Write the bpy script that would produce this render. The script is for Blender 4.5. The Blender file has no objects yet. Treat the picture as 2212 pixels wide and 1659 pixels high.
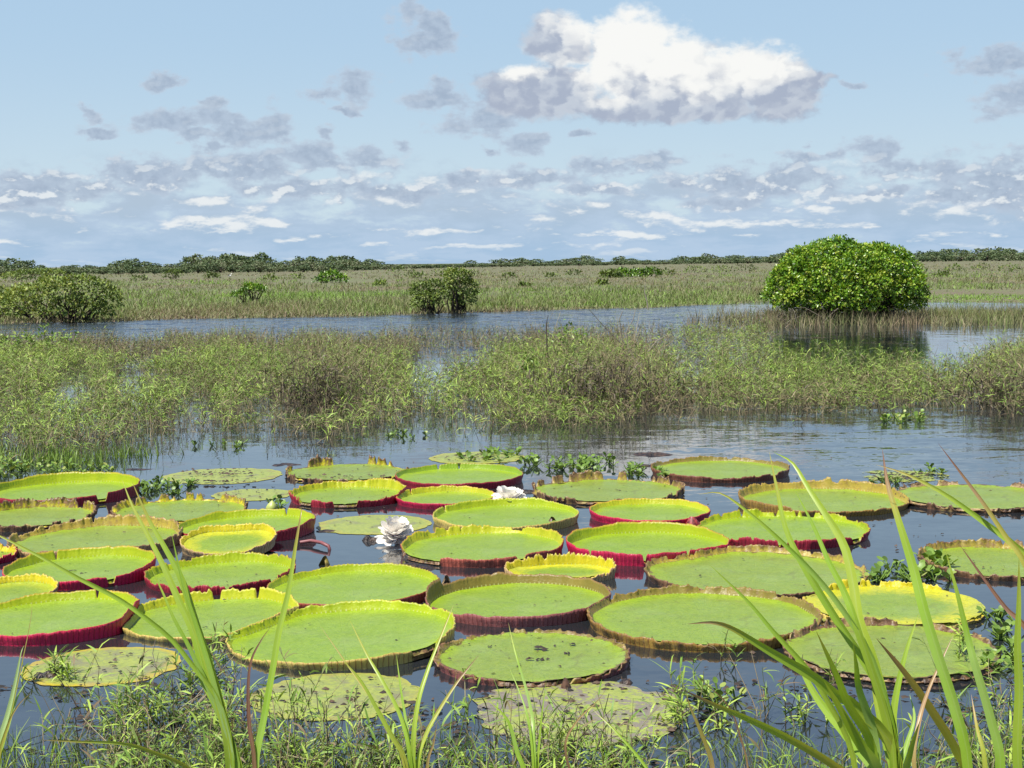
import bpy, math, random
import numpy as np
from mathutils import Matrix, Vector

RNG = np.random.default_rng(11)
random.seed(5)
sc = bpy.context.scene
COL = sc.collection

# ------------------------------------------------------------------ camera, sky, sun, exposure
EYE = 2.8
FOC = 3318.0                 # focal length in units of the 2212 px wide photograph
PITCH = math.radians(4.523)
ROLL = math.radians(-0.55)
cam_d = bpy.data.cameras.new('camera')
cam_d.sensor_width = 36.0
cam_d.lens = 36.0 * FOC / 2212.0
cam_d.clip_start = 0.1
cam_d.clip_end = 20000.0
cam = bpy.data.objects.new('camera', cam_d)
CM = Matrix.Translation((0, 0, EYE)) @ Matrix.Rotation(math.pi / 2 - PITCH, 4, 'X') @ Matrix.Rotation(ROLL, 4, 'Z')
cam.matrix_world = CM
COL.objects.link(cam)
sc.camera = cam

SUN_EL = math.radians(64)
SUN_AZ = math.radians(230)      # clockwise from +Y: behind the camera, to the left
SUNV = Vector((math.sin(SUN_AZ) * math.cos(SUN_EL), math.cos(SUN_AZ) * math.cos(SUN_EL), math.sin(SUN_EL)))
sun_d = bpy.data.lights.new('sun', 'SUN')
sun_d.energy = 5.0
sun_d.angle = math.radians(0.5)
sun_d.color = (1.0, 0.955, 0.88)
sun = bpy.data.objects.new('sun', sun_d)
sun.rotation_euler = (-SUNV).to_track_quat('-Z', 'Y').to_euler()
sun.location = (-20, -20, 40)
COL.objects.link(sun)

vs = sc.view_settings
vs.view_transform = 'Standard'
vs.look = 'None'
vs.exposure = 0.55
vs.gamma = 1.0
vs.use_curve_mapping = False
sc.render.engine = 'CYCLES'
sc.cycles.max_bounces = 6
sc.cycles.diffuse_bounces = 2
sc.cycles.glossy_bounces = 3
sc.cycles.transmission_bounces = 3
sc.cycles.transparent_max_bounces = 10
sc.cycles.caustics_reflective = False
sc.cycles.caustics_refractive = False


class NT:
    """small helper for building node trees"""
    def __init__(self, tree):
        self.t = tree
        self.n = tree.nodes
        self.l = tree.links

    def put(self, sock, val):
        if val is None:
            return
        if isinstance(val, bpy.types.NodeSocket):
            self.l.new(val, sock)
        else:
            sock.default_value = val

    def math(self, op, a, b=None, c=None, clamp=False):
        n = self.n.new('ShaderNodeMath')
        n.operation = op
        n.use_clamp = clamp
        for i, v in enumerate((a, b, c)):
            self.put(n.inputs[i], v)
        return n.outputs[0]

    def vmath(self, op, a, b=None, c=None):
        n = self.n.new('ShaderNodeVectorMath')
        n.operation = op
        for i, v in enumerate((a, b, c)):
            self.put(n.inputs[i], v)
        return n.outputs['Value'] if op in ('LENGTH', 'DOT_PRODUCT') else n.outputs[0]

    def xyz(self, x, y, z=0.0):
        n = self.n.new('ShaderNodeCombineXYZ')
        for i, v in enumerate((x, y, z)):
            self.put(n.inputs[i], v)
        return n.outputs[0]

    def sep(self, v):
        n = self.n.new('ShaderNodeSeparateXYZ')
        self.put(n.inputs[0], v)
        return n.outputs[0], n.outputs[1], n.outputs[2]

    def noise(self, vec, scale, detail=3.0, rough=0.5, dist=0.0, color=False):
        n = self.n.new('ShaderNodeTexNoise')
        self.put(n.inputs['Vector'], vec)
        self.put(n.inputs['Scale'], scale)
        self.put(n.inputs['Detail'], detail)
        self.put(n.inputs['Roughness'], rough)
        self.put(n.inputs['Distortion'], dist)
        return n.outputs['Color' if color else 'Fac']

    def step(self, v, a, b, lo=0.0, hi=1.0, kind='SMOOTHSTEP'):
        n = self.n.new('ShaderNodeMapRange')
        n.interpolation_type = kind
        n.clamp = True if kind == 'LINEAR' else n.clamp
        for i, x in enumerate((v, a, b, lo, hi)):
            self.put(n.inputs[i], x)
        return n.outputs[0]

    def mix(self, f, a, b, mode='MIX'):
        n = self.n.new('ShaderNodeMix')
        n.data_type = 'RGBA'
        n.blend_type = mode
        n.clamp_factor = True
        self.put(n.inputs[0], f)
        for s, v in ((n.inputs[6], a), (n.inputs[7], b)):
            if isinstance(v, (tuple, list)):
                v = tuple(v) + (1.0,) if len(v) == 3 else tuple(v)
            self.put(s, v)
        return n.outputs[2]

    def ramp(self, f, stops):
        n = self.n.new('ShaderNodeValToRGB')
        cr = n.color_ramp
        while len(cr.elements) < len(stops):
            cr.elements.new(0.5)
        for e, (p, c) in zip(cr.elements, stops):
            e.position = p
            e.color = (c[0], c[1], c[2], 1)
        self.put(n.inputs[0], f)
        return n.outputs[0]

    def attr(self, name, out='Fac'):
        n = self.n.new('ShaderNodeAttribute')
        n.attribute_name = name
        return n.outputs[out]

    def objco(self):
        return self.n.new('ShaderNodeTexCoord').outputs['Object']

    def pos(self):
        return self.n.new('ShaderNodeNewGeometry').outputs['Position']

    def bump(self, h, strength, dist, normal=None):
        n = self.n.new('ShaderNodeBump')
        self.put(n.inputs['Strength'], strength)
        self.put(n.inputs['Distance'], dist)
        self.put(n.inputs['Height'], h)
        self.put(n.inputs['Normal'], normal)
        return n.outputs[0]

    def mul(self, a, b): return self.math('MULTIPLY', a, b)
    def add(self, a, b): return self.math('ADD', a, b)
    def sub(self, a, b): return self.math('SUBTRACT', a, b)


# ---- sky: Nishita daylight with clouds laid over it by direction
world = bpy.data.worlds.new('World')
sc.world = world
world.use_nodes = True
w = NT(world.node_tree)
w.n.clear()
tc = w.n.new('ShaderNodeTexCoord').outputs['Generated']
dirv = w.vmath('NORMALIZE', tc)
dx, dy, dz = w.sep(dirv)
az = w.math('ARCTAN2', dx, dy)
el = w.math('ARCSINE', dz)
H0 = 567.0
px = w.math('MULTIPLY_ADD', az, FOC / 100.0, 11.06)
py = w.math('MULTIPLY_ADD', el, -FOC / 100.0, H0 / 100.0)
py = w.math('MULTIPLY_ADD', w.math('SUBTRACT', w.math('MINIMUM', w.math('MAXIMUM', px, -10.0), 32.0), 11.06), -0.0096, py)
P0 = w.xyz(px, py, 0.0)
sky = w.n.new('ShaderNodeTexSky')
sky.sky_type = 'NISHITA'
sky.sun_disc = False
sky.sun_elevation = SUN_EL
sky.sun_rotation = SUN_AZ
sky.altitude = 50
sky.air_density = 1.0
sky.dust_density = 0.6
sky.ozone_density = 1.6
SKY_S = 0.075
EXPO = 2.0 ** 0.55
K = 1.0 / (SKY_S * EXPO)          # cloud radiance below is written for strength 1


def kc(r, g, b):
    return (r * K, g * K, b * K)


n1 = w.noise(P0, 0.9, 2.0, 0.5, color=True)
n2 = w.noise(w.vmath('MULTIPLY', P0, (0.8, 1.25, 1.0)), 2.6, 6.0, 0.58, color=True)
warp = w.vmath('MULTIPLY_ADD', w.vmath('SUBTRACT', n1, (0.5, 0.5, 0.5)), (0.55, 0.35, 0.0), P0)
warp = w.vmath('MULTIPLY_ADD', w.vmath('SUBTRACT', n2, (0.5, 0.5, 0.5)), (0.75, 0.42, 0.0), warp)
fb = w.noise(w.vmath('MULTIPLY', P0, (0.75, 1.3, 1.0)), 2.0, 6.0, 0.55)
fine = w.noise(P0, 5.0, 4.0, 0.55)


def blobs(lst, vec):
    cur = None
    for (cx, cy, ax, ay) in lst:
        ix, iy = 100.0 / ax, 100.0 / ay
        q = w.vmath('MULTIPLY_ADD', vec, (ix, iy, 0.0), (-cx / 100.0 * ix, -cy / 100.0 * iy, 0.0))
        d = w.vmath('LENGTH', q)
        cur = d if cur is None else w.math('MINIMUM', cur, d)
    return w.sub(1.0, cur)


SMALL = [(925, 103, 92, 45), (950, 70, 41, 50), (900, 30, 49, 42), (775, 200, 76, 42), (715, 214, 59, 22), (385, 190, 51, 25), (478, 238, 29, 18), (395, 272, 152, 30), (540, 292, 128, 42), (603, 285, 46, 52), (690, 346, 98, 40), (805, 350, 88, 35), (950, 222, 98, 38), (1040, 262, 116, 55), (1130, 312, 68, 35), (545, 362, 152, 50), (340, 384, 159, 45), (1000, 390, 61, 22), (1150, 386, 134, 30), (1305, 366, 81, 25), (1420, 346, 90, 28), (1865, 332, 81, 35), (1950, 372, 140, 32), (2150, 160, 152, 35), (2190, 235, 159, 65), (2215, 140, 24, 75), (2150, 405, 183, 78), (720, 296, 27, 22), (870, 326, 39, 22), (115, 418, 207, 55), (5, 360, 32, 15), (1735, 322, 29, 9), (225, 262, 32, 18), (1640, 395, 244, 50), (1830, 202, 37, 10), (250, 300, 50, 14), (760, 250, 40, 12), (480, 330, 60, 18), (640, 405, 190, 30), (860, 420, 120, 28), (1060, 330, 30, 14), (1280, 410, 90, 22), (1480, 395, 60, 24), (1750, 345, 80, 18), (1250, 300, 26, 12), (20, 405, 70, 40), (1560, 440, 120, 24), (2030, 430, 120, 26), (1900, 420, 80, 18), (430, 300, 50, 20)]
BIG = [(1190, 200, 150, 66), (1370, 140, 135, 125), (1480, 180, 140, 100), (1620, 180, 130, 84), (1680, 222, 95, 62),
       (1130, 205, 110, 56), (1215, 100, 88, 70), (1400, 240, 330, 40), (1740, 185, 60, 26)]
WHITE = [(1360, 100, 84, 92), (1450, 150, 100, 84), (1300, 160, 64, 46), (1610, 160, 110, 62), (1500, 195, 90, 46), (1140, 160, 44, 24),
         (1610, 375, 70, 34), (1470, 430, 70, 34), (350, 432, 110, 30), (1330, 215, 70, 36)]

gray = w.mix(w.step(fine, 0.30, 0.70), kc(0.36, 0.445, 0.575), kc(0.445, 0.54, 0.67))
ds = blobs(SMALL, warp)
ds = w.math('MULTIPLY_ADD', w.sub(fb, 0.5), 2.4, ds)
ds = w.math('MULTIPLY_ADD', w.sub(fine, 0.5), 0.5, ds)
a_s = w.step(ds, 0.0, 0.55)
thin = w.step(ds, 0.10, 0.75)
fb_up = w.noise(w.vmath('MULTIPLY', w.vmath('ADD', P0, (-0.05, -0.13, 0.0)), (0.75, 1.3, 1.0)), 2.0, 6.0, 0.55)
low = w.step(py, 3.1, 4.3)
lit_s = w.mul(w.step(w.sub(fb, fb_up), 0.035, 0.14), w.math('MULTIPLY_ADD', low, 0.75, 0.12))
gray = w.mix(thin, kc(0.52, 0.61, 0.73), gray)
gray = w.mix(lit_s, gray, kc(0.84, 0.88, 0.90))
# the tall cumulus: piled billows, white where they face up, grey below
db = blobs(BIG, warp)
db = w.math('MULTIPLY_ADD', w.sub(fb, 0.5), 0.8, db)
db = w.math('MULTIPLY_ADD', w.sub(fine, 0.5), 0.25, db)
a_b = w.step(db, -0.02, 0.38)
dw = blobs(WHITE, warp)


def billow(off):
    pv = w.vmath('ADD', warp, off)
    cells = []
    for sc_, wt in ((1.7, 1.0), (3.6, 0.45)):
        n = w.n.new('ShaderNodeTexVoronoi')
        n.feature = 'F1'
        n.inputs['Scale'].default_value = sc_
        w.put(n.inputs['Vector'], pv)
        cells.append(w.mul(n.outputs['Distance'], wt))
    return w.add(cells[0], cells[1])


b0 = billow((0.0, 0.0, 0.0))
b1 = billow((-0.07, -0.14, 0.0))
relief = w.sub(b1, b0)
height = w.math('SUBTRACT', 1.78, py)
wf = w.math('MULTIPLY_ADD', w.sub(fb, 0.5), 0.7, dw)
wf = w.math('MULTIPLY_ADD', height, 0.80, wf)
wf = w.math('MULTIPLY_ADD', relief, 0.95, wf)
wf = w.step(wf, -0.42, 0.78)
white = kc(0.94, 0.945, 0.925)
mid = w.mix(w.step(relief, -0.20, 0.25), kc(0.405, 0.465, 0.585), kc(0.55, 0.61, 0.70))
# far cloud deck that runs to the horizon in every direction
lnel = w.math('LOGARITHM', w.add(w.math('MAXIMUM', el, -0.01), 0.030), math.e)
ring = w.vmath('NORMALIZE', w.xyz(dx, dy, 0.0))
rx_, ry_, rz_ = w.sep(ring)
q = w.xyz(w.mul(rx_, 46.0), w.mul(ry_, 46.0), w.mul(lnel, 8.5))
q = w.vmath('MULTIPLY_ADD', w.vmath('SUBTRACT', n2, (0.5, 0.5, 0.5)), (0.5, 0.5, 0.5), q)
dk = w.noise(q, 0.52, 6.0, 0.55)
dk_up = w.noise(w.vmath('ADD', q, (0.0, 0.0, 0.60)), 0.52, 6.0, 0.55)
big = w.noise(q, 0.22, 2.0, 0.5)
cov = w.step(el, 0.0, 0.066, 0.20, 0.56, 'LINEAR')
dkm = w.math('MULTIPLY_ADD', w.sub(big, 0.5), 0.30, dk)
a_d = w.mul(w.step(w.sub(dkm, cov), -0.07, 0.10), w.step(el, 0.078, 0.048))
lit = w.step(w.math('MULTIPLY_ADD', w.sub(big, 0.5), 0.45, w.sub(dk, dk_up)), 0.03, 0.17)
lit = w.mul(lit, w.step(el, 0.001, 0.018, 0.35, 1.0))
deckc = w.mix(w.step(el, 0.002, 0.045), kc(0.375, 0.535, 0.73), kc(0.44, 0.55, 0.68))
deckc = w.mix(w.mul(w.step(dk, 0.60, 0.38), 0.60), deckc, kc(0.50, 0.63, 0.80))
deckc = w.mix(w.mul(lit, 0.90), deckc, kc(0.86, 0.89, 0.90))
# scattered cumulus over the rest of the dome
zz2 = w.add(w.math('MAXIMUM', dz, 0.0), 0.10)
q2 = w.xyz(w.math('DIVIDE', dx, zz2), w.math('DIVIDE', dy, zz2), 0.0)
o1 = w.noise(q2, 1.1, 7.0, 0.55, 0.2)
a_o = w.mul(w.step(o1, 0.57, 0.68), w.step(el, 0.19, 0.27))
oc = w.mix(w.step(o1, 0.60, 0.78), kc(0.85, 0.89, 0.93), kc(0.42, 0.48, 0.58))

haze_lo = w.step(el, 0.0, 0.16)
base = w.mix(haze_lo, kc(0.63, 0.765, 0.84), kc(0.455, 0.635, 0.81))
tint = w.mix(1.0, sky.outputs[0], (0.80, 0.965, 1.20), 'MULTIPLY')
upper = w.step(el, 0.5, 0.12)
tint = w.mix(w.mul(upper, 0.92), tint, base)
c = w.mix(w.mul(a_d, 0.95), tint, deckc)
c = w.mix(w.mul(a_s, 0.90), c, w.mix(w.mul(wf, 0.75), gray, white))
c = w.mix(a_b, c, w.mix(wf, mid, white))
c = w.mix(a_o, c, oc)
bg = w.n.new('ShaderNodeBackground')
w.put(bg.inputs[0], c)
bg.inputs[1].default_value = SKY_S
out = w.n.new('ShaderNodeOutputWorld')
w.l.new(bg.outputs[0], out.inputs[0])
world.cycles.sampling_method = 'MANUAL'
world.cycles.sample_map_resolution = 512

# ------------------------------------------------------------------ helpers
M3 = CM.to_3x3()
M3I = M3.inverted()


def ray(u, v):
    return M3 @ Vector(((u - 1106.0) / FOC, -(v - 829.5) / FOC, -1.0))


def G(u, v, z=0.0):
    """the point of height z that a spot of the photograph shows"""
    d = ray(u, v)
    k = (z - EYE) / d.z
    return Vector((d.x * k, d.y * k, z))


def at(u, v, D):
    """the point at distance D (along the ground, away from the shore) seen at a spot of the photograph"""
    d = ray(u, v)
    k = D / d.y
    return Vector((d.x * k, D, EYE + d.z * k))


def proj(P):
    """photograph coordinates of points (N,3)"""
    Q = (np.asarray(P) - np.array([0, 0, EYE])) @ np.array(M3I).T
    return 1106.0 + FOC * Q[:, 0] / -Q[:, 2], 829.5 - FOC * Q[:, 1] / -Q[:, 2]


def unit(a):
    return a / np.maximum(np.linalg.norm(a, axis=-1, keepdims=True), 1e-9)


_perm = np.random.default_rng(3).random((256, 256))


def vnoise(x, y, f=1.0, seed=0):
    x = np.asarray(x, float) * f + 17.3 * seed + 1000
    y = np.asarray(y, float) * f + 9.1 * seed + 1000
    xi, yi = np.floor(x).astype(int), np.floor(y).astype(int)
    fx, fy = x - xi, y - yi
    fx, fy = fx * fx * (3 - 2 * fx), fy * fy * (3 - 2 * fy)
    g = lambda a, b: _perm[a & 255, b & 255]
    return (g(xi, yi) * (1 - fx) + g(xi + 1, yi) * fx) * (1 - fy) + (g(xi, yi + 1) * (1 - fx) + g(xi + 1, yi + 1) * fx) * fy


def fbm(x, y, f=1.0, seed=0, octv=3):
    s, a, t = 0, 1.0, 0
    for o in range(octv):
        s = s + a * vnoise(x, y, f * 2 ** o, seed + o * 5)
        t += a
        a *= 0.5
    return s / t


def cnoise(th, f, seed=0):
    """noise round a circle"""
    return fbm(np.cos(th) * f, np.sin(th) * f, 1.0, seed, 3)


def sst(x, a, b):
    t = np.clip((x - a) / (b - a), 0, 1)
    return t * t * (3 - 2 * t)


class Acc:
    """collects vertices, faces and point attributes; build() links them as ONE mesh object"""
    def __init__(self):
        self.V, self.F, self.fm, self.at, self.n = [], [], [], {}, 0

    def add(self, V, F, mat=0, **attrs):
        V = np.asarray(V, float).reshape(-1, 3)
        F = np.asarray(F, int)
        self.V.append(V)
        self.F.append(F + self.n)
        self.fm.append(np.full(len(F), mat) if np.isscalar(mat) else np.asarray(mat))
        for k, a in attrs.items():
            a = np.asarray(a, float)
            if a.ndim == 0:
                a = np.full(len(V), float(a))
            self.at.setdefault(k, []).append((self.n, a))
        self.n += len(V)

    def ribbons(self, P, W, S, t, mat=0, s=None):
        P, W, S = np.asarray(P), np.asarray(W), np.asarray(S)
        N, Kk = P.shape[:2]
        if S.ndim == 2:
            S = np.repeat(S[:, None, :], Kk, 1)
        V = np.stack([P - S * W[..., None], P + S * W[..., None]], 2).reshape(-1, 3)
        I = np.arange(N * Kk * 2).reshape(N, Kk, 2)
        F = np.stack([I[:, :-1, 0], I[:, :-1, 1], I[:, 1:, 1], I[:, 1:, 0]], -1).reshape(-1, 4)
        tt = np.repeat(np.broadcast_to(np.asarray(t, float).reshape(-1, 1), (N, Kk)).reshape(-1), 2)
        self.add(V, F, mat, t=tt)

    def tubes(self, P, r, t, mat=0, sides=3):
        P = np.asarray(P, float)
        N, Kk = P.shape[:2]
        r = np.broadcast_to(np.asarray(r, float), (N, Kk))
        T = unit(np.gradient(P, axis=1))
        ref = np.where(np.abs(T[..., 2:3]) > 0.9, np.array([1.0, 0, 0]), np.array([0, 0, 1.0]))
        A = unit(np.cross(T, ref))
        B = np.cross(T, A)
        an = np.arange(sides) * 2 * math.pi / sides
        V = P[:, :, None, :] + r[..., None, None] * (A[:, :, None, :] * np.cos(an)[None, None, :, None] + B[:, :, None, :] * np.sin(an)[None, None, :, None])
        I = np.arange(N * Kk * sides).reshape(N, Kk, sides)
        J = np.roll(I, -1, 2)
        F = np.stack([I[:, :-1], J[:, :-1], J[:, 1:], I[:, 1:]], -1).reshape(-1, 4)
        tt = np.repeat(np.broadcast_to(np.asarray(t, float).reshape(-1, 1), (N, Kk)).reshape(-1), sides)
        self.add(V.reshape(-1, 3), F, mat, t=tt)

    def kites(self, C, D, Nn, L, Wd, t, mat=0, fold=0.12):
        C, D, Nn = np.asarray(C), unit(np.asarray(D)), np.asarray(Nn)
        S = unit(np.cross(D, Nn))
        Nn = np.cross(S, D)
        L, Wd = np.asarray(L)[:, None], np.asarray(Wd)[:, None]
        m = C + D * L * 0.45
        V = np.stack([C, m + S * Wd * 0.5 + Nn * L * fold, C + D * L, m - S * Wd * 0.5 + Nn * L * fold], 1).reshape(-1, 3)
        I = np.arange(len(V)).reshape(-1, 4)
        F = np.concatenate([I[:, [0, 1, 2]], I[:, [0, 2, 3]]])
        F = np.concatenate([F, F[:, 2:]], 1)
        self.add(V, F, mat, t=np.repeat(np.asarray(t, float), 4))

    def build(self, name, mats, parent=None, smooth=False, loc=None):
        me = bpy.data.meshes.new(name)
        V = np.concatenate(self.V)
        if loc is not None:
            V = V - np.asarray(loc)
        F = [f for f in self.F]
        fm = np.concatenate(self.fm)
        me.vertices.add(len(V))
        me.vertices.foreach_set('co', V.astype(np.float32).ravel())
        rows, cnt = [], []
        for f in F:
            if f.shape[1] == 4:
                tri = f[:, 2] == f[:, 3]
                if tri.all():
                    f = f[:, :3]
            rows.append(f.ravel())
            cnt.append(np.full(len(f), f.shape[1]))
        loops = np.concatenate(rows)
        cnt = np.concatenate(cnt)
        me.loops.add(len(loops))
        me.loops.foreach_set('vertex_index', loops.astype(np.int32))
        me.polygons.add(len(cnt))
        st = np.concatenate([[0], np.cumsum(cnt)[:-1]])
        me.polygons.foreach_set('loop_start', st.astype(np.int32))
        me.polygons.foreach_set('material_index', fm.astype(np.int32))
        if smooth:
            me.polygons.foreach_set('use_smooth', np.ones(len(cnt), bool))
        for m in (mats if isinstance(mats, (list, tuple)) else [mats]):
            me.materials.append(m)
        for k, lst in self.at.items():
            dim = max(a.ndim for _, a in lst)
            if dim == 1:
                arr = np.zeros(len(V))
                for o, a in lst:
                    arr[o:o + len(a)] = a
                A = me.attributes.new(k, 'FLOAT', 'POINT')
                A.data.foreach_set('value', arr.astype(np.float32))
            else:
                arr = np.ones((len(V), 4))
                for o, a in lst:
                    arr[o:o + len(a), :3] = a
                A = me.attributes.new(k, 'FLOAT_COLOR', 'POINT')
                A.data.foreach_set('color', arr.astype(np.float32).ravel())
        me.update(calc_edges=True)
        ob = bpy.data.objects.new(name, me)
        COL.objects.link(ob)
        if parent is not None:
            ob.parent = parent
        elif loc is not None:
            ob.location = Vector(loc)
        return ob


def tag(o, label=None, cat=None, group=None, kind=None):
    if label: o['label'] = label
    if cat: o['category'] = cat
    if group: o['group'] = group
    if kind: o['kind'] = kind
    return o


def thing(name, label, cat, loc=(0, 0, 0), group=None):
    o = bpy.data.objects.new(name, None)
    o.empty_display_size = 0.1
    o.location = loc
    COL.objects.link(o)
    return tag(o, label, cat, group)


def copy_thing(root, loc, rotz=0.0, scale=1.0, label=None):
    r = root.copy()
    COL.objects.link(r)
    r.location = loc
    r.rotation_euler = (0, 0, rotz)
    r.scale = (scale, scale, scale) if np.isscalar(scale) else scale
    if label: r['label'] = label
    for ch in list(root.children):
        c2 = ch.copy()
        COL.objects.link(c2)
        c2.parent = r
        for g in ch.children:
            d2 = g.copy()
            COL.objects.link(d2)
            d2.parent = c2
    return r


# ------------------------------------------------------------------ materials
def material(name):
    m = bpy.data.materials.new(name)
    m.use_nodes = True
    t = NT(m.node_tree)
    b = t.n['Principled BSDF']
    return m, t, b


def leafy(name, stops, rough=0.5, transl=0.25, spec=0.35, noise_amt=0.25, nscale=3.0):
    m, t, b = material(name)
    v = t.attr('t')
    if noise_amt:
        nz = t.noise(t.pos(), nscale, 3.0)
        v = t.math('MULTIPLY_ADD', t.sub(nz, 0.5), noise_amt, v)
    colr = t.ramp(v, stops)
    t.put(b.inputs['Base Color'], colr)
    b.inputs['Roughness'].default_value = rough
    b.inputs['Specular IOR Level'].default_value = spec
    if transl > 0:
        tr = t.n.new('ShaderNodeBsdfTranslucent')
        t.put(tr.inputs[0], t.mix(1.0, colr, (1.25, 1.15, 0.6), 'MULTIPLY'))
        mx = t.n.new('ShaderNodeMixShader')
        mx.inputs[0].default_value = transl
        t.l.new(b.outputs[0], mx.inputs[1])
        t.l.new(tr.outputs[0], mx.inputs[2])
        t.l.new(mx.outputs[0], t.n['Material Output'].inputs[0])
    return m


MAT_WEED = leafy('weed_leaf', [(0.0, (0.045, 0.030, 0.018)), (0.16, (0.32, 0.25, 0.14)), (0.34, (0.10, 0.125, 0.030)), (0.58, (0.170, 0.245, 0.048)),
                               (0.80, (0.20, 0.335, 0.052)), (1.0, (0.40, 0.50, 0.10))], 0.50, 0.12, 0.22, 0.35, 1.6)
MAT_STALK = leafy('weed_stalk', [(0.0, (0.07, 0.05, 0.03)), (0.35, (0.24, 0.18, 0.10)), (0.65, (0.44, 0.36, 0.21)),
                                 (1.0, (0.13, 0.19, 0.05))], 0.6, 0.0, 0.3, 0.15, 2.0)
MAT_MARSH = leafy('marsh_blade', [(0.0, (0.25, 0.18, 0.115)), (0.25, (0.235, 0.205, 0.110)), (0.5, (0.205, 0.225, 0.088)),
                                  (0.75, (0.185, 0.260, 0.070)), (1.0, (0.22, 0.38, 0.050))], 0.6, 0.15, 0.25, 0.45, 0.35)
MAT_MANGROVE = leafy('glossy_leaf', [(0.0, (0.030, 0.070, 0.010)), (0.35, (0.095, 0.205, 0.014)), (0.70, (0.185, 0.345, 0.018)),
                                     (1.0, (0.40, 0.47, 0.060))], 0.32, 0.22, 0.5, 0.15, 1.0)
MAT_SHRUB = leafy('shrub_leaf', [(0.0, (0.06, 0.085, 0.022)), (0.4, (0.125, 0.185, 0.036)), (0.75, (0.19, 0.265, 0.042)),
                                 (1.0, (0.32, 0.35, 0.08))], 0.5, 0.2, 0.35, 0.2, 0.8)
MAT_TREE = leafy('far_tree_leaf', [(0.0, (0.062, 0.100, 0.045)), (0.45, (0.115, 0.160, 0.068)), (0.75, (0.17, 0.20, 0.10)),
                                   (1.0, (0.25, 0.25, 0.17))], 0.6, 0.1, 0.2, 0.15, 0.2)  # tones lightened, with the haze of distance put into the leaf colour
MAT_BARK = leafy('bark', [(0.0, (0.03, 0.024, 0.018)), (0.5, (0.09, 0.07, 0.05)), (1.0, (0.34, 0.29, 0.23))], 0.8, 0.0, 0.2, 0.3, 3.0)
MAT_HYA = leafy('floating_leaf', [(0.0, (0.06, 0.10, 0.025)), (0.4, (0.13, 0.22, 0.035)), (0.8, (0.21, 0.33, 0.055)),
                                  (1.0, (0.33, 0.36, 0.09))], 0.42, 0.2, 0.35, 0.1, 4.0)
MAT_NEARWEED = leafy('near_weed_leaf', [(0.0, (0.22, 0.16, 0.09)), (0.3, (0.13, 0.16, 0.045)), (0.6, (0.15, 0.27, 0.040)),
                                        (1.0, (0.38, 0.50, 0.085))], 0.48, 0.2, 0.25, 0.2, 6.0)
# ------------------------------------------------------------------ water
m, t, b = material('water')
b.inputs['Base Color'].default_value = (0.016, 0.019, 0.022, 1)
b.inputs['Roughness'].default_value = 0.035
b.inputs['IOR'].default_value = 2.3
p = t.pos()
pxx, pyy, pzz = t.sep(p)
n_s = t.noise(t.vmath('MULTIPLY', p, (1.0, 2.0, 1.0)), 7.0, 2.0, 0.5, 0.3, color=True)
n_m = t.noise(t.vmath('MULTIPLY', p, (0.6, 1.6, 1.0)), 1.4, 2.0, 0.5, 0.8, color=True)
bearing = t.math('DIVIDE', pxx, pyy)
wind = t.mul(t.step(pyy, 40.0, 52.0), t.step(bearing, 0.17, 0.10))
mid_w = t.step(pyy, 13.0, 24.0)
gust = t.step(t.noise(p, 0.20, 2.0), 0.40, 0.62)
right_w = t.mul(t.step(bearing, 0.02, 0.22), t.step(pyy, 34.0, 28.0))
amp = t.add(t.math('MULTIPLY_ADD', t.mul(mid_w, t.add(t.mul(gust, 0.5), right_w)), 0.022, 0.008), t.mul(wind, 0.14))
dv = t.vmath('ADD', t.vmath('SUBTRACT', n_s, (0.5, 0.5, 0.5)), t.vmath('MULTIPLY', t.vmath('SUBTRACT', n_m, (0.5, 0.5, 0.5)), (1.2, 1.2, 0.0)))
ddx, ddy, ddz = t.sep(dv)
amp4 = t.mul(amp, 4.0)
nrm = t.vmath('NORMALIZE', t.xyz(t.mul(ddx, t.mul(amp4, 0.5)), t.math('MULTIPLY_ADD', wind, -0.075, t.mul(ddy, amp4)), 1.0))
t.put(b.inputs['Normal'], nrm)
MAT_WATER = m
a = Acc()
a.add([(-6000, -60, 0), (6000, -60, 0), (6000, 9000, 0), (-6000, 9000, 0)], [[0, 1, 2, 3]])
tag(a.build('water', MAT_WATER), kind='structure')

# ------------------------------------------------------------------ shore bank below the camera
def bank_z(y):
    return 1.15 - 1.45 * sst(np.asarray(y, float), 2.6, 7.9)


m, t, b = material('mud_bank')
p = t.pos()
t.put(b.inputs['Base Color'], t.mix(t.step(t.noise(p, 3.0, 5.0), 0.35, 0.65), (0.05, 0.038, 0.024), (0.085, 0.10, 0.035)))
b.inputs['Roughness'].default_value = 0.8
t.put(b.inputs['Normal'], t.bump(t.noise(p, 14.0, 5.0), 0.7, 0.05))
xs, ys = np.linspace(-30, 30, 121), np.concatenate([[-40, -20, -8], np.linspace(-3, 9, 40)])
X, Y = np.meshgrid(xs, ys)
Z = bank_z(Y) + (fbm(X, Y, 0.9, 4) - 0.5) * 0.14 * sst(Y, -4, 0)
I = np.arange(X.size).reshape(X.shape)
F = np.stack([I[:-1, :-1], I[:-1, 1:], I[1:, 1:], I[1:, :-1]], -1).reshape(-1, 4)
a = Acc()
a.add(np.stack([X, Y, Z], -1).reshape(-1, 3), F)
tag(a.build('shore_bank', m, smooth=True), kind='structure')

# ------------------------------------------------------------------ far marsh: the far bank of the channel, as seen in the photograph
FB_U = np.array([-900, -300, 0, 60, 200, 260, 400, 800, 900, 1000, 1200, 1400, 1600, 1660, 1760, 2000, 2212, 2600, 3200], float)
FB_V = np.array([712, 706, 701, 699, 697, 695, 690, 683, 680, 677, 671, 666, 656, 651, 650, 653, 653, 654, 655], float)
bank_pts = np.array([G(u_, v_) for u_, v_ in zip(FB_U, FB_V)])
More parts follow.
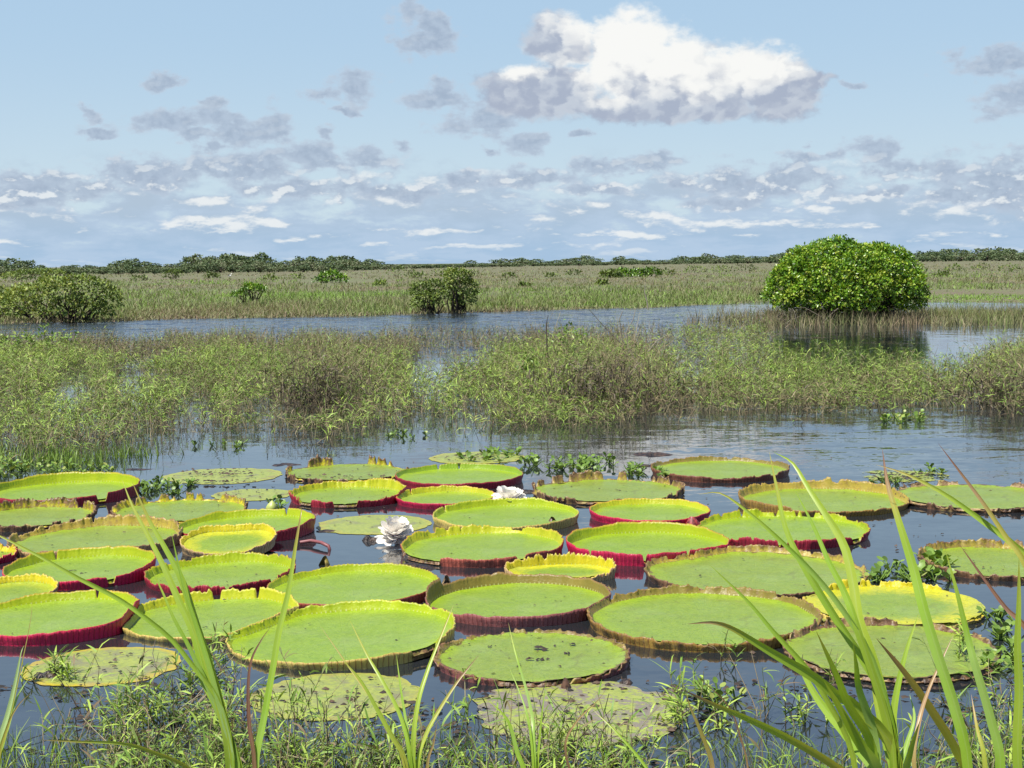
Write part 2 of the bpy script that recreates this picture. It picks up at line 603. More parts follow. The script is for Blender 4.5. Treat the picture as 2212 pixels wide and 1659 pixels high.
# far bank distance as a function of bearing x/y
BEAR, BDIST = bank_pts[:, 0] / bank_pts[:, 1], bank_pts[:, 1]


def bank_dist(x, y):
    return np.interp(x / np.maximum(y, 1.0), BEAR, BDIST)


m, t, b = material('marsh_soil')
p = t.pos()
colr = t.mix(t.step(t.noise(p, 0.05, 5.0, 0.6), 0.38, 0.62), (0.15, 0.12, 0.065), (0.13, 0.15, 0.055))
t.put(b.inputs['Base Color'], t.mix(t.mul(t.noise(p, 1.5, 4.0), 0.6), colr, (0.07, 0.065, 0.035)))
b.inputs['Roughness'].default_value = 0.9
bear = np.concatenate([np.linspace(-4, -0.62, 18), np.linspace(-0.6, 0.6, 160), np.linspace(0.62, 4, 18)])
rel = np.concatenate([np.linspace(-2.5, 2.5, 14), np.geomspace(3.2, 7800, 60)])
BB, RR = np.meshgrid(bear, rel)
BD = np.interp(BB, BEAR, BDIST)
Y = BD + RR
X = BB * Y
RR = RR + (fbm(X, Y, 0.35, 77) - 0.5) * 2.4 * sst(-RR, -8, -2)
Z = -0.25 + 0.30 * sst(RR, -0.5, 1.6) + 0.12 * sst(RR, 2, 40) + (fbm(X, Y, 0.6, 2) - 0.5) * 0.10 * sst(RR, -2, 1)
I = np.arange(X.size).reshape(X.shape)
F = np.stack([I[:-1, :-1], I[:-1, 1:], I[1:, 1:], I[1:, :-1]], -1).reshape(-1, 4)
a = Acc()
a.add(np.stack([X, Y, Z], -1).reshape(-1, 3), F)
tag(a.build('marsh_ground', m, smooth=True), kind='structure')
MAT_SOIL = m

# the low island that the round tree stands on
isl = [(1545, 2330, 681, 707)]
c0, c1 = G(1600, 694), G(2420, 697)
xs, ys = np.linspace(c0.x - 2, c1.x + 3, 60), np.linspace(c0.y - 4.5, c0.y + 5.5, 24)
X, Y = np.meshgrid(xs, ys)
cx, cy = (c0.x + c1.x) / 2, c0.y
e = np.hypot((X - cx) / ((c1.x - c0.x) / 2), (Y - cy) / 3.2) + (fbm(X, Y, 0.5, 8) - 0.5) * 0.5
Z = 0.10 - 0.4 * sst(e, 0.75, 1.25)
I = np.arange(X.size).reshape(X.shape)
F = np.stack([I[:-1, :-1], I[:-1, 1:], I[1:, 1:], I[1:, :-1]], -1).reshape(-1, 4)
a = Acc()
a.add(np.stack([X, Y, Z], -1).reshape(-1, 3), F)
tag(a.build('island_ground', MAT_SOIL, smooth=True), kind='structure')
# ------------------------------------------------------------------ plant builders
def curve_set(base, azm, el0, droop, L, Kk, wob=0.0):
    """centrelines (N,K,3) that start at base, head off at azimuth azm and elevation el0 and bend down by droop along the way"""
    N = len(base)
    s = np.linspace(0, 1, Kk)
    e = el0[:, None] - droop[:, None] * s[None, :] ** 1.3
    em = (e[:, 1:] + e[:, :-1]) / 2
    ds = L[:, None] / (Kk - 1)
    r = np.concatenate([np.zeros((N, 1)), np.cumsum(np.cos(em) * ds, 1)], 1)
    z = np.concatenate([np.zeros((N, 1)), np.cumsum(np.sin(em) * ds, 1)], 1)
    P = np.stack([r * np.cos(azm)[:, None], r * np.sin(azm)[:, None], z], -1) + base[:, None, :]
    if wob:
        P[:, 1:, :2] += RNG.normal(0, wob, (N, Kk - 1, 2)) * L[:, None, None]
    return P


def leaf_set(acc, base, azm, el0, L, Wd, droop, tt, prof, mat=0, twist=0.5):
    Kk = len(prof)
    P = curve_set(base, azm, el0, droop, L, Kk)
    N = len(base)
    rl = RNG.normal(0, twist, N)
    perp = np.stack([-np.sin(azm), np.cos(azm), np.zeros(N)], -1)
    up = np.stack([-np.sin(el0) * np.cos(azm), -np.sin(el0) * np.sin(azm), np.cos(el0)], -1)
    S = perp * np.cos(rl)[:, None] + up * np.sin(rl)[:, None]
    acc.ribbons(P, Wd[:, None] * np.asarray(prof)[None, :] * 0.5, S, tt, mat)


def weeds(acc, base, H, nleaf, Lr, Wr, green, dry=0.2, lean=0.28, s0=0.3, rad=0.004, Kk=4, mats=(0, 1), prof=(0.35, 1.0, 0.0), up=(0.2, 1.1)):
    """leafy stems: thin stalks that carry narrow leaves over their upper part"""
    N = len(base)
    azm = RNG.uniform(0, 2 * math.pi, N)
    el0 = math.pi / 2 - np.abs(RNG.normal(0, lean, N))
    dr = np.abs(RNG.normal(0.25, 0.3, N))
    P = curve_set(base, azm, el0, dr, H, Kk, 0.02)
    isdry = RNG.random(N) < dry
    st = np.where(isdry, RNG.uniform(0.2, 0.75, N), RNG.uniform(0.15, 1.0, N))
    acc.tubes(P, (rad * np.linspace(1.0, 0.45, Kk))[None, :] * (0.7 + 0.6 * RNG.random(N))[:, None], st, mats[1])
    k = np.where(isdry, nleaf * 0.4, nleaf) * (0.6 + 0.8 * RNG.random(N))
    k = k.astype(int)
    idx = np.repeat(np.arange(N), k)
    if len(idx) == 0:
        return
    f = RNG.uniform(s0, 1.0, len(idx)) * (Kk - 1)
    i0 = np.minimum(f.astype(int), Kk - 2)
    fr = (f - i0)[:, None]
    B = P[idx, i0] * (1 - fr) + P[idx, i0 + 1] * fr
    L = RNG.uniform(*Lr, len(idx))
    g = np.broadcast_to(green, (N,))[idx] if not np.isscalar(green) else np.full(len(idx), green)
    tt = np.clip(g + RNG.normal(0, 0.20, len(idx)) + RNG.normal(0, 0.13, N)[idx] - 0.35 * isdry[idx], 0, 1)
    leaf_set(acc, B, RNG.uniform(0, 2 * math.pi, len(idx)), RNG.uniform(*up, len(idx)), L,
             RNG.uniform(*Wr, len(idx)) * (0.7 + 0.3 * L / Lr[1]), RNG.uniform(0.2, 1.5, len(idx)), tt, prof, mats[0])


def blades(acc, base, H, Wd, tt, lean=0.25, droop=0.6, Kk=4, mat=0):
    N = len(base)
    azm = RNG.uniform(0, 2 * math.pi, N)
    P = curve_set(base, azm, math.pi / 2 - np.abs(RNG.normal(0, lean, N)), np.abs(RNG.normal(0, droop, N)), H, Kk)
    a2 = RNG.uniform(0, math.pi, N)
    S = np.stack([np.cos(a2), np.sin(a2), np.zeros(N)], -1)
    prof = np.linspace(1, 0.08, Kk) ** 0.7
    acc.ribbons(P, Wd[:, None] * prof[None, :] * 0.5, S, tt, mat)


def crown(acc, lobes, n, L, Wd, tmean=0.5, tsd=0.2, mat=0, inside=0.80, whorl=1):
    """leaves spread over and inside a set of rounded lobes, facing outward unevenly"""
    lb = np.asarray(lobes, float)
    area = (lb[:, 3] * lb[:, 4] + lb[:, 3] * lb[:, 5] + lb[:, 4] * lb[:, 5])
    k = RNG.choice(len(lb), n, p=area / area.sum())
    d = unit(RNG.normal(0, 1, (n, 3)))
    d[:, 2] = np.where(d[:, 2] < -0.45, -d[:, 2], d[:, 2])
    rr = 1.0 - np.abs(RNG.normal(0, 0.16, n))
    C = lb[k, :3] + d * lb[k, 3:6] * rr[:, None]
    keep = np.ones(n, bool)
    for j in range(len(lb)):
        q = np.linalg.norm((C - lb[j, :3]) / lb[j, 3:6], axis=1)
        keep &= ~((q < inside) & (k != j))
    C, d, k = C[keep], unit((d / lb[k, 3:6])[keep]), k[keep]
    lobe_t = RNG.normal(0, 0.10, len(lb))
    tc_ = np.clip(tmean + lobe_t[k] + RNG.normal(0, tsd, len(C)), 0, 1)
    for wq in range(whorl):
        D = unit(d * 0.55 + RNG.normal(0, 0.75, C.shape))
        Nn = unit(d + RNG.normal(0, 0.45, C.shape) + np.array([0, 0, 0.5]))
        s = RNG.uniform(0.7, 1.25, len(C))
        acc.kites(C + RNG.normal(0, L * 0.25, C.shape), D, Nn, L * s, Wd * s, np.clip(tc_ + RNG.normal(0, 0.08, len(C)), 0, 1), mat)


def limbs(acc, base, tips, r0, r1, tt=0.4, mat=0, Kk=6, wob=0.06, sides=6, r_end=0.25):
    tips = np.asarray(tips, float)
    N = len(tips)
    base = np.broadcast_to(np.asarray(base, float), (N, 3))
    s = np.linspace(0, 1, Kk)[None, :, None]
    P = base[:, None, :] * (1 - s) + tips[:, None, :] * s
    dist = np.linalg.norm(tips - base, axis=1)
    P[..., 2] += (np.sin(s[..., 0] * math.pi) * dist[:, None] * 0.10)
    P[:, 1:-1] += RNG.normal(0, wob, (N, Kk - 2, 3)) * dist[:, None, None]
    acc.tubes(P, (r0 * (1 - s[..., 0]) + r1 * s[..., 0]), tt, mat, sides)
    return P


# ------------------------------------------------------------------ marsh grass beyond the channel (nobody could count it)
N = 70000
u = RNG.uniform(-500, 2712, N)
v = 570 + (710 - 570) * RNG.random(N) ** 0.80
v = v - 0.0096 * (u - 1106)
d0 = np.array([list(ray(a_, b_)) for a_, b_ in zip(u, v)])
kk = -EYE / d0[:, 2]
B = d0 * kk[:, None]
B[:, 2] = 0.03
rl_ = B[:, 1] - bank_dist(B[:, 0], B[:, 1])
rl_ = rl_ + (fbm(B[:, 0], B[:, 1], 0.35, 77) - 0.5) * 2.4
ok = (rl_ > -0.35) & (B[:, 1] < 1300) & (d0[:, 2] < 0)
B, u, v, rl_ = B[ok], u[ok], v[ok], rl_[ok]
D = B[:, 1]
lown = fbm(B[:, 0], B[:, 1], 0.03, 21)
midn = fbm(B[:, 0], B[:, 1], 0.13, 27)
tt = 0.52 + (lown - 0.5) * 0.70 + (midn - 0.5) * 0.55
tt -= 0.20 * sst(v + 0.0096 * (u - 1106), 606, 582)
tt -= 0.22 * np.exp(-rl_ / 1.2)
strip = ((u > 1990) & (v > 630) & (v < 654)) | ((np.abs(v - 606 + 0.010 * u) < 2.4) & (u < 780)) | ((u > 640) & (u < 850) & (np.abs(v - 611) < 4.5))
tt = np.where(strip, 0.93, tt) + RNG.normal(0, 0.09, len(B))
Hh = RNG.uniform(0.4, 0.9, len(B)) * np.where(strip, 0.35, 1.0) * (0.45 + 0.85 * midn) * (0.55 + 0.45 * sst(rl_, 0.0, 5.0))
a = Acc()
for rep in range(5):
    n = len(B)
    bb = B + np.stack([RNG.normal(0, 0.35, n), RNG.normal(0, 0.35, n), np.zeros(n)], -1)
    blades(a, bb, Hh * RNG.uniform(0.45, 1.0, n), 0.00050 * D * RNG.uniform(0.6, 1.6, n), np.clip(tt + RNG.normal(0, 0.15, n), 0, 1), 0.55, 1.3, 3)
tag(a.build('marsh_grass', MAT_MARSH), 'olive and brown marsh grass covering the plain beyond the channel', 'grass', kind='stuff')

# grass and reeds on the island below the round tree
a = Acc()
n = 5200
uu = np.concatenate([RNG.uniform(1540, 2400, n), RNG.uniform(1480, 1680, 500)])
vv = np.concatenate([RNG.normal(690, 7.5, n), RNG.normal(700, 9, 500)])
vv = np.where(uu > 1980, vv - 2, vv)
kp = (uu > 1650) | (RNG.random(len(uu)) < 0.30)
uu, vv = uu[kp], vv[kp]
B = np.array([G(x_, min(max(y_, 664), 716)) for x_, y_ in zip(uu, vv)])
n = len(B)
tt = np.clip(0.26 + 0.5 * (fbm(B[:, 0], B[:, 1], 0.5, 31) - 0.5) + RNG.normal(0, 0.14, n) + 0.12 * (uu > 2000), 0, 1)
for rep in range(3):
    bb = B + np.stack([RNG.normal(0, 0.12, n), RNG.normal(0, 0.12, n), np.zeros(n)], -1)
    blades(a, bb, RNG.uniform(0.25, 0.75, n), RNG.uniform(0.012, 0.034, n), np.clip(tt + RNG.normal(0, 0.1, n), 0, 1), 0.35, 0.8, 3)
tag(a.build('island_grass', MAT_MARSH), 'straw coloured grass on the low island round the foot of the big round tree', 'grass', kind='stuff')

# ------------------------------------------------------------------ flooded weed bed in the middle distance
NE_U = [-900, -300, 0, 150, 300, 420, 500, 600, 700, 780, 860, 900, 1000, 1200, 1350, 1450, 1600, 1800, 2000, 2110, 2212, 2500, 3100]
NE_V = [1010, 1010, 1000, 985, 962, 938, 932, 945, 958, 945, 930, 902, 922, 932, 915, 903, 905, 893, 888, 880, 876, 880, 880]
FE_U = [-900, -300, 0, 200, 400, 600, 850, 1000, 1150, 1400, 1470, 1540, 1660, 2000, 2080, 2140, 2212, 2500, 3100]
FE_V = [738, 735, 736, 740, 738, 735, 738, 742, 730, 765, 790, 798, 800, 800, 800, 770, 760, 756, 756]


def bed_density(uu, vv, X, Y):
    ne = np.interp(uu, NE_U, NE_V)
    fe = np.interp(uu, FE_U, FE_V)
    nz = fbm(X, Y, 0.75, 41)
    nz2 = fbm(X, Y, 0.22, 47)
    dn = sst(vv, fe - 4, fe + 14) * sst(-vv, -ne - 6, -ne + 26)
    dn = dn * (0.10 + 0.90 * sst(nz, 0.38, 0.56))
    for (ex, ey, rx, ry) in [(160, 835, 46, 34), (285, 835, 36, 40), (425, 892, 50, 34), (925, 812, 60, 40), (985, 775, 110, 30), (1500, 800, 60, 40), (560, 900, 30, 24), (1020, 905, 40, 26), (215, 880, 20, 25), (1545, 850, 40, 18), (2060, 850, 40, 14), (700, 800, 24, 18)]:
        q_ = np.hypot((uu - ex) / rx, (vv - ey) / ry) + (nz - 0.5) * 0.9
        dn = dn * (0.08 + 0.92 * sst(q_, 0.7, 1.25))
    for (ex, ey, rx, ry) in [(720, 815, 120, 70), (1280, 820, 170, 80), (2180, 850, 70, 60), (1780, 852, 380, 46), (120, 950, 160, 40)]:
        q_ = np.hypot((uu - ex) / rx, (vv - ey) / ry)
        dn = np.maximum(dn, 0.95 * (1 - sst(q_, 0.55, 1.15)))
    # loose stalks standing in open water
    sp = 0.14 * sst(vv, 700, 735) * sst(-vv, -fe - 14, -fe + 4) * ((uu > 820) & (uu < 1660))
    sp = sp + 0.09 * sst(-vv, -ne - 26, -ne + 2) * sst(vv, ne - 60, ne - 10)
    sp = sp + 0.10 * ((uu > 1480) & (uu < 1660) & (vv > 705) & (vv < 800)) + 0.05 * ((uu > 1650) & (uu < 2020) & (vv > 765) & (vv < 806))
    return np.maximum(dn, np.clip(sp, 0, 1)), ne, fe, nz, nz2


NC = 86000
yy = np.sqrt(RNG.uniform(20.0 ** 2, 62.0 ** 2, NC))
xx = RNG.uniform(-0.44, 0.44, NC) * yy
P_ = np.stack([xx, yy, np.zeros(NC)], -1)
uu, vv = proj(P_)
dn, ne, fe, nz, nz2 = bed_density(uu, vv, xx, yy)
keep = RNG.random(NC) < dn * np.clip(yy / 40.0, 0.62, 1.0)
P_, uu, vv, nz, nz2, ne, fe = P_[keep], uu[keep], vv[keep], nz[keep], nz2[keep], ne[keep], fe[keep]
n = len(P_)
P_[:, 2] = -0.05
back = sst(-vv, -fe - 70, -fe - 10) * (0.15 + 0.85 * sst(-uu, -1480, -1380))
green = 0.66 + 0.6 * (nz - 0.5) + 0.4 * (nz2 - 0.5) - 0.26 * back
green = green - 0.34 * np.exp(-(((uu - 690) / 110) ** 2 + ((vv - 850) / 40) ** 2)) - 0.20 * np.exp(-(((uu - 1310) / 120) ** 2 + ((vv - 860) / 30) ** 2)) - 0.30 * sst(fbm(P_[:, 0], P_[:, 1], 0.9, 91), 0.52, 0.66) - 0.22 * np.exp(-(((uu - 2170) / 70) ** 2 + ((vv - 840) / 60) ** 2))
green = green - 0.16 * np.exp(-(((uu - 1330) / 100) ** 2 + ((vv - 850) / 30) ** 2)) + 0.10 * np.exp(-(((uu - 120) / 160) ** 2 + ((vv - 900) / 50) ** 2))
Hh = (0.30 + 0.36 * RNG.random(n)) * (0.45 + 1.15 * nz)
Hh = Hh * (1 + 1.25 * np.exp(-(((uu - 1290) / 150) ** 2 + ((vv - 850) / 45) ** 2)) + 0.95 * np.exp(-(((uu - 720) / 105) ** 2 + ((vv - 850) / 45) ** 2)) + 1.0 * np.exp(-(((uu - 2200) / 70) ** 2 + ((vv - 860) / 50) ** 2)))
Hh = Hh * (0.85 + 0.15 * sst(-vv, -ne, -ne + 35))
Hh = Hh * (1 - 0.60 * np.exp(-(((uu - 1270) / 120) ** 2 + ((vv - 912) / 20) ** 2)) - 0.55 * np.exp(-(((uu - 690) / 90) ** 2 + ((vv - 918) / 20) ** 2)))
a = Acc()
sel = back < 0.5
# dark dead leaves, added low among the stems to make shaded gaps
pr_ = 0.25 + np.exp(-(((uu - 700) / 120) ** 2 + ((vv - 840) / 60) ** 2)) + np.exp(-(((uu - 1300) / 160) ** 2 + ((vv - 860) / 50) ** 2)) + np.exp(-(((uu - 2180) / 80) ** 2 + ((vv - 860) / 50) ** 2))
k_ = RNG.choice(n, 26000, p=pr_ / pr_.sum())
Bd = P_[k_] + np.stack([RNG.normal(0, .08, 26000), RNG.normal(0, .08, 26000), np.abs(RNG.normal(.05, .16, 26000)) * (0.5 + 0.7 * pr_[k_])], -1)
leaf_set(a, Bd, RNG.uniform(0, 6.28, 26000), RNG.uniform(-.3, 1.2, 26000), RNG.uniform(.08, .22, 26000), RNG.uniform(.008, .020, 26000), RNG.uniform(.2, 1.6, 26000), RNG.uniform(0.0, 0.10, 26000), (.5, 1, 0), 0)
# straw coloured stems that lean every way through the bed
k_ = RNG.choice(n, 3600, p=pr_ / pr_.sum())
azm_ = RNG.uniform(0, 6.28, 3600)
Ps = curve_set(P_[k_] + [0, 0, .05], azm_, RNG.uniform(0.3, 1.5, 3600), RNG.normal(0, .5, 3600), Hh[k_] * RNG.uniform(.8, 1.4, 3600), 4, .03)
a.tubes(Ps, np.array([[.006, .005, .004, .003]]), RNG.uniform(.45, .75, 3600), 1)
weeds(a, P_[sel], Hh[sel], 11, (0.09, 0.24), (0.010, 0.021), green[sel], 0.16, 0.52, 0.30, 0.0042)
weeds(a, P_[~sel], Hh[~sel], 7, (0.06, 0.16), (0.012, 0.024), green[~sel], 0.36, 0.30, 0.30, 0.006)
tag(a.build('flooded_weeds', [MAT_WEED, MAT_STALK]), 'dense narrow leaved weeds standing in the flooded shallows behind the lily pads', 'water weeds', kind='stuff')
n_weed = n

# bare stalks rising at the edge of the weed bed
n = 1500
us = RNG.uniform(-200, 2400, n)
vs_ = np.interp(us, NE_U, NE_V) - 22 + RNG.normal(0, 13, n)
B = np.array([G(x_, y_, -0.03) for x_, y_ in zip(us, vs_)])
us2 = RNG.uniform(850, 1660, 900)
vs2 = RNG.uniform(712, 790, 900)
B = np.concatenate([B, np.array([G(x_, y_, -0.03) for x_, y_ in zip(us2, vs2)])])
a = Acc()
weeds(a, B, RNG.uniform(0.18, 0.50, len(B)), 2, (0.05, 0.12), (0.008, 0.014), 0.35, 0.6, 0.30, 0.4, 0.005)
tag(a.build('bare_stalks', [MAT_WEED, MAT_STALK]), 'thin brown stalks standing in open water at the rim of the weed bed', 'stalks', kind='stuff')
# ------------------------------------------------------------------ the round bright tree on the island
base = G(1830, 694)
s_px = base.y / FOC            # metres per photograph unit at the tree
def tp(du, dv, dd=0.0):
    """point by offset from the foot of the tree, in photograph units"""
    return (base.x + (du - 1830) * s_px, base.y + dd, (694 - dv) * s_px)


root = thing('round_tree', 'big round bright green tree with glossy leaves alone on the low island', 'tree', base)
lob = [tp(1828, 628, 0) + (150 * s_px, 120 * s_px, 92 * s_px)]
nl_ = 110
for i in range(nl_):
    zz_ = -0.22 + 1.20 * (i + 0.5) / nl_
    zz_ = min(zz_, 0.985)
    an = i * 2.39996 + RNG.normal(0, 0.15)
    rr_ = math.sqrt(max(0.0, 1 - zz_ * zz_)) if zz_ > 0 else 1.0 - 0.25 * abs(zz_)
    k_ = RNG.uniform(0.76, 0.86)
    x_, y_, z_ = tp(1828 + 184 * rr_ * math.cos(an) * k_, 638 - (124 * zz_ * k_ if zz_ > 0 else 110 * zz_), 150 * s_px * rr_ * math.sin(an) * k_)
    r_ = RNG.uniform(24, 36)
    lob.append((x_, y_, z_, r_ * s_px, r_ * s_px, r_ * 0.72 * s_px))
a = Acc()
crown(a, lob, 20000, 0.15, 0.085, 0.64, 0.24, 0, 0.72, whorl=3)
a.build('crown', MAT_MANGROVE, root, loc=base)
a = Acc()
foot = [tp(1790, 696, -0.3), tp(1845, 697, -0.5), tp(1900, 696, 0.1), tp(1760, 696, 0.2), tp(1935, 694, 0.2)]
for i, f in enumerate(foot):
    tips = [np.array(lob[RNG.integers(len(lob))][:3]) + RNG.normal(0, 0.2, 3) for _ in range(5)]
    tk = Acc()
    limbs(tk, f, tips, 0.075, 0.02, 0.12)
    tk.build('trunk', MAT_BARK, root, loc=base)
for i in range(46):
    f = np.array(tp(RNG.uniform(1690, 1985), RNG.uniform(688, 698), RNG.uniform(-1, 1)))
    tip = np.array(tp(RNG.uniform(1690, 1985), RNG.uniform(635, 665), RNG.uniform(-1, 1)))
    limbs(a, f, [tip], 0.022, 0.010, RNG.uniform(0.05, 0.5), Kk=5, wob=0.09, sides=4)
tag(a.build('low_branches', MAT_BARK, root, loc=base), kind='stuff')

# a ball of dead twigs at the foot of the tree
tw = G(1700, 694)
root = thing('twig_tangle', 'tangle of pinkish brown dead twigs at the left foot of the round tree', 'dead twigs', tw)
a = Acc()
for i in range(110):
    f = np.array(G(RNG.uniform(1655, 1800), RNG.normal(696, 4)))
    limbs(a, f, [f + np.array([RNG.normal(0, 0.5), RNG.normal(0, 0.3), RNG.uniform(0.15, 0.75)])], 0.014, 0.006, RNG.uniform(0.4, 1.0), Kk=4, wob=0.10, sides=3)
tag(a.build('twigs', MAT_BARK, root, loc=tw), kind='stuff')


# ------------------------------------------------------------------ shrubs of the marsh
def shrub(name, label, u_, v_, lobes_px, n, leaf, tmean, mat=MAT_SHRUB, stems=6, group=None, cat='shrub', bark=0.15, whorl=2, zb=0.0):
    bs = G(u_, v_)
    k = bs.y / FOC
    rt = thing(name, label, cat, bs, group)
    lb = []
    for (du, dv, ru, rv) in lobes_px:
        lb.append((bs.x + du * k, bs.y + RNG.normal(0, ru * k * 0.3), bs.z - dv * k, ru * k, ru * k * 0.8, rv * k))
    ac = Acc()
    crown(ac, lb, n, leaf, leaf * 0.5, tmean, 0.2, 0, 0.8, whorl)
    ac.build('crown', mat, rt, loc=bs)
    ac = Acc()
    for l_ in lb:
        for q_ in range(max(1, stems // len(lb))):
            f = np.array((bs.x + (l_[0] - bs.x) * 0.5 + RNG.normal(0, 0.15), bs.y + RNG.normal(0, 0.2), zb - 0.05))
            limbs(ac, f, [np.array(l_[:3]) + RNG.normal(0, 0.1, 3), np.array(l_[:3]) + RNG.normal(0, l_[3] * 0.4, 3)], 0.05, 0.012, bark + RNG.random() * 0.2, Kk=5, sides=5)
    tag(ac.build('stems', MAT_BARK, rt, loc=bs), kind='stuff')
    return rt


shrub('spreading_bush', 'wide olive green bush on the far bank at the left edge of the frame', 150, 696,
      [(-90, -48, 62, 34), (-20, -60, 66, 38), (45, -66, 60, 30), (80, -48, 36, 26), (10, -28, 80, 26), (-130, -30, 60, 30), (60, -26, 40, 22), (-60, -22, 50, 24), (20, -85, 40, 16)],
      3200, 0.20, 0.68, stems=27)
shrub('low_bush', 'low olive bush at the very left edge on the far bank', -20, 694,
      [(-60, -50, 60, 34), (0, -44, 50, 30), (30, -20, 40, 20), (-120, -30, 70, 30)], 1100, 0.20, 0.5, stems=12)
shrub('leaning_shrub', 'dark leafy shrub with bare stems on the far bank, left of a pair', 925, 678,
      [(-14, -48, 26, 20), (12, -56, 24, 17), (0, -30, 30, 16), (30, -40, 18, 16), (-20, -22, 16, 14)], 1000, 0.17, 0.42, stems=10)
shrub('upright_shrub', 'taller bright topped shrub on the far bank, right of a pair', 992, 676,
      [(0, -78, 26, 18), (14, -52, 28, 24), (-10, -58, 22, 22), (18, -28, 20, 20), (-4, -24, 16, 16), (-20, -82, 16, 12)], 1200, 0.17, 0.70, stems=12)
shrub('bent_tree', 'small bright green tree with a dark bent trunk in the marsh', 541, 660,
      [(14, -38, 22, 6), (0, -42, 15, 6), (-24, -24, 18, 6), (-12, -31, 12, 5), (26, -34, 10, 5)], 520, 0.17, 0.36, MAT_MANGROVE, 10, cat='tree', bark=0.02)
shrub('green_shrub', 'rounded green shrub in the marsh below the horizon woods', 715, 614,
      [(0, -14, 26, 12), (-20, -8, 18, 8), (22, -10, 16, 9), (5, -20, 14, 7)], 500, 0.42, 0.42, MAT_MANGROVE, 4)
shrub('yellow_shrub', 'yellowish scrub bush in front of the woods at the far left', 92, 606,
      [(-20, -10, 34, 13), (24, -10, 30, 13), (-60, -8, 24, 10), (0, -16, 20, 9)], 600, 0.55, 0.55, stems=4)
shrub('pale_shrub', 'small grey branching shrub standing in the bright grass strip', 374, 605,
      [(-8, -9, 13, 9), (9, -11, 12, 9), (0, -14, 10, 7)], 150, 0.5, 0.30, stems=9, bark=0.6)
shrub('dark_shrub', 'low dark shrub beside the bright grass strip', 455, 603, [(0, -6, 16, 7), (10, -5, 12, 5)], 140, 0.5, 0.35, stems=4)
shrub('broad_shrub', 'dark broad shrub in a row on the plain, left of the round tree', 1375, 600, [(0, -8, 30, 9), (30, -10, 22, 10), (-28, -9, 20, 9)], 480, 0.5, 0.30, MAT_MANGROVE, 4)
shrub('grey_shrub', 'dark green shrub on the plain left of the broad one', 1325, 602, [(0, -8, 20, 9), (-14, -8, 14, 7)], 260, 0.5, 0.35, stems=4)
for (u_, v_, s_, t_, lab) in [
        (640, 604, 14, .35, 'tiny dull shrub between the bent tree and the rounded green shrub'), (865, 600, 30, .30, 'broad dull shrub on the plain above and left of the paired shrubs'),
        (900, 603, 18, .25, 'small dark shrub directly above the leaning shrub of the pair'), (958, 598, 26, .40, 'greenish shrub on the plain above the gap between the paired shrubs'),
        (1020, 600, 20, .3, 'dull shrub on the plain above and right of the paired shrubs'), (1100, 602, 15, .3, 'small shrub on the plain midway between the paired shrubs and the mound with dead branches'),
        (1240, 596, 16, .35, 'small shrub near the woods above the central weed mound'), (1190, 600, 12, .4, 'tiny shrub above the left end of the central weed mound'),
        (1440, 596, 18, .3, 'dull shrub just right of the broad dark shrub on the plain'), (1500, 592, 22, .35, 'dull shrub near the woods, second right of the broad dark shrub'),
        (1560, 590, 20, .3, 'dull shrub near the woods, third right of the broad dark shrub'), (1610, 588, 24, .25, 'dark shrub near the woods just left of the round tree'),
        (2060, 588, 20, .3, 'dull shrub near the woods just right of the round tree'), (2120, 584, 18, .4, 'greenish shrub near the woods, second right of the round tree'),
        (2180, 590, 22, .3, 'dull shrub near the woods at the right edge'), (580, 607, 16, .4, 'small shrub on the plain just above the bent tree'),
        (300, 608, 16, .4, 'small shrub right of the yellowish scrub bush'), (20, 612, 26, .5, 'olive shrub behind the spreading bush at the left edge'),
        (2030, 600, 14, .35, 'tiny shrub in the grass right of the round tree'), (1300, 618, 12, .45, 'tiny green shrub low on the plain below the dark shrubs'),
        (1130, 622, 10, .4, 'tiny shrub low on the plain right of the paired shrubs'), (820, 620, 12, .5, 'tiny green shrub low on the plain left of the paired shrubs')]:
    shrub('marsh_shrub', lab, u_, v_, [(0, -s_ * .32, s_, s_ * .42), (s_ * .6, -s_ * .3, s_ * .6, s_ * .35), (-s_ * .5, -s_ * .25, s_ * .5, s_ * .3)],
          150, 0.5, t_, stems=3, group='shrubs scattered over the marsh', whorl=1)

# ------------------------------------------------------------------ woods along the horizon: every tree its own object
def tree_mesh(kind):
    ac = Acc()
    nl = 6 + int(RNG.integers(4))
    lb = []
    for i in range(nl):
        an = RNG.uniform(0, 2 * math.pi)
        r_ = RNG.uniform(0, 0.42)
        lb.append((r_ * math.cos(an), r_ * math.sin(an), RNG.uniform(0.42, 0.80), RNG.uniform(.20, .34), RNG.uniform(.20, .34), RNG.uniform(.14, .22)))
    lb.append((0, 0, 0.5, 0.40, 0.40, 0.30))
    for i in range(4):
        an = RNG.uniform(0, 2 * math.pi)
        lb.append((0.4 * math.cos(an), 0.4 * math.sin(an), 0.22, 0.22, 0.22, 0.22))
    tm = [0.30, 0.42, 0.62][kind % 3]
    crown(ac, lb, 720, 0.135, 0.115, tm, 0.17, 0, 0.80, 1)
    tk = Acc()
    tips = [np.array(l_[:3]) for l_ in lb[:6]]
    limbs(tk, (0, 0, -0.03), tips, 0.035, 0.008, 0.5, 0, 5, 0.05, 5)
    if kind % 3 == 2:
        for i in range(26):
            an = RNG.uniform(0, 2 * math.pi)
            q_ = np.array((0.45 * math.cos(an), 0.45 * math.sin(an), RNG.uniform(0.35, 0.95)))
            limbs(tk, q_ * np.array((.5, .5, .5)), [q_], 0.012, 0.004, 0.95, 0, 4, 0.08, 3)
    rt = thing('far_tree', None, 'tree', (0, 0, 0))
    ac.build('crown', MAT_TREE, rt)
    tk.build('trunk', MAT_BARK, rt)
    return rt


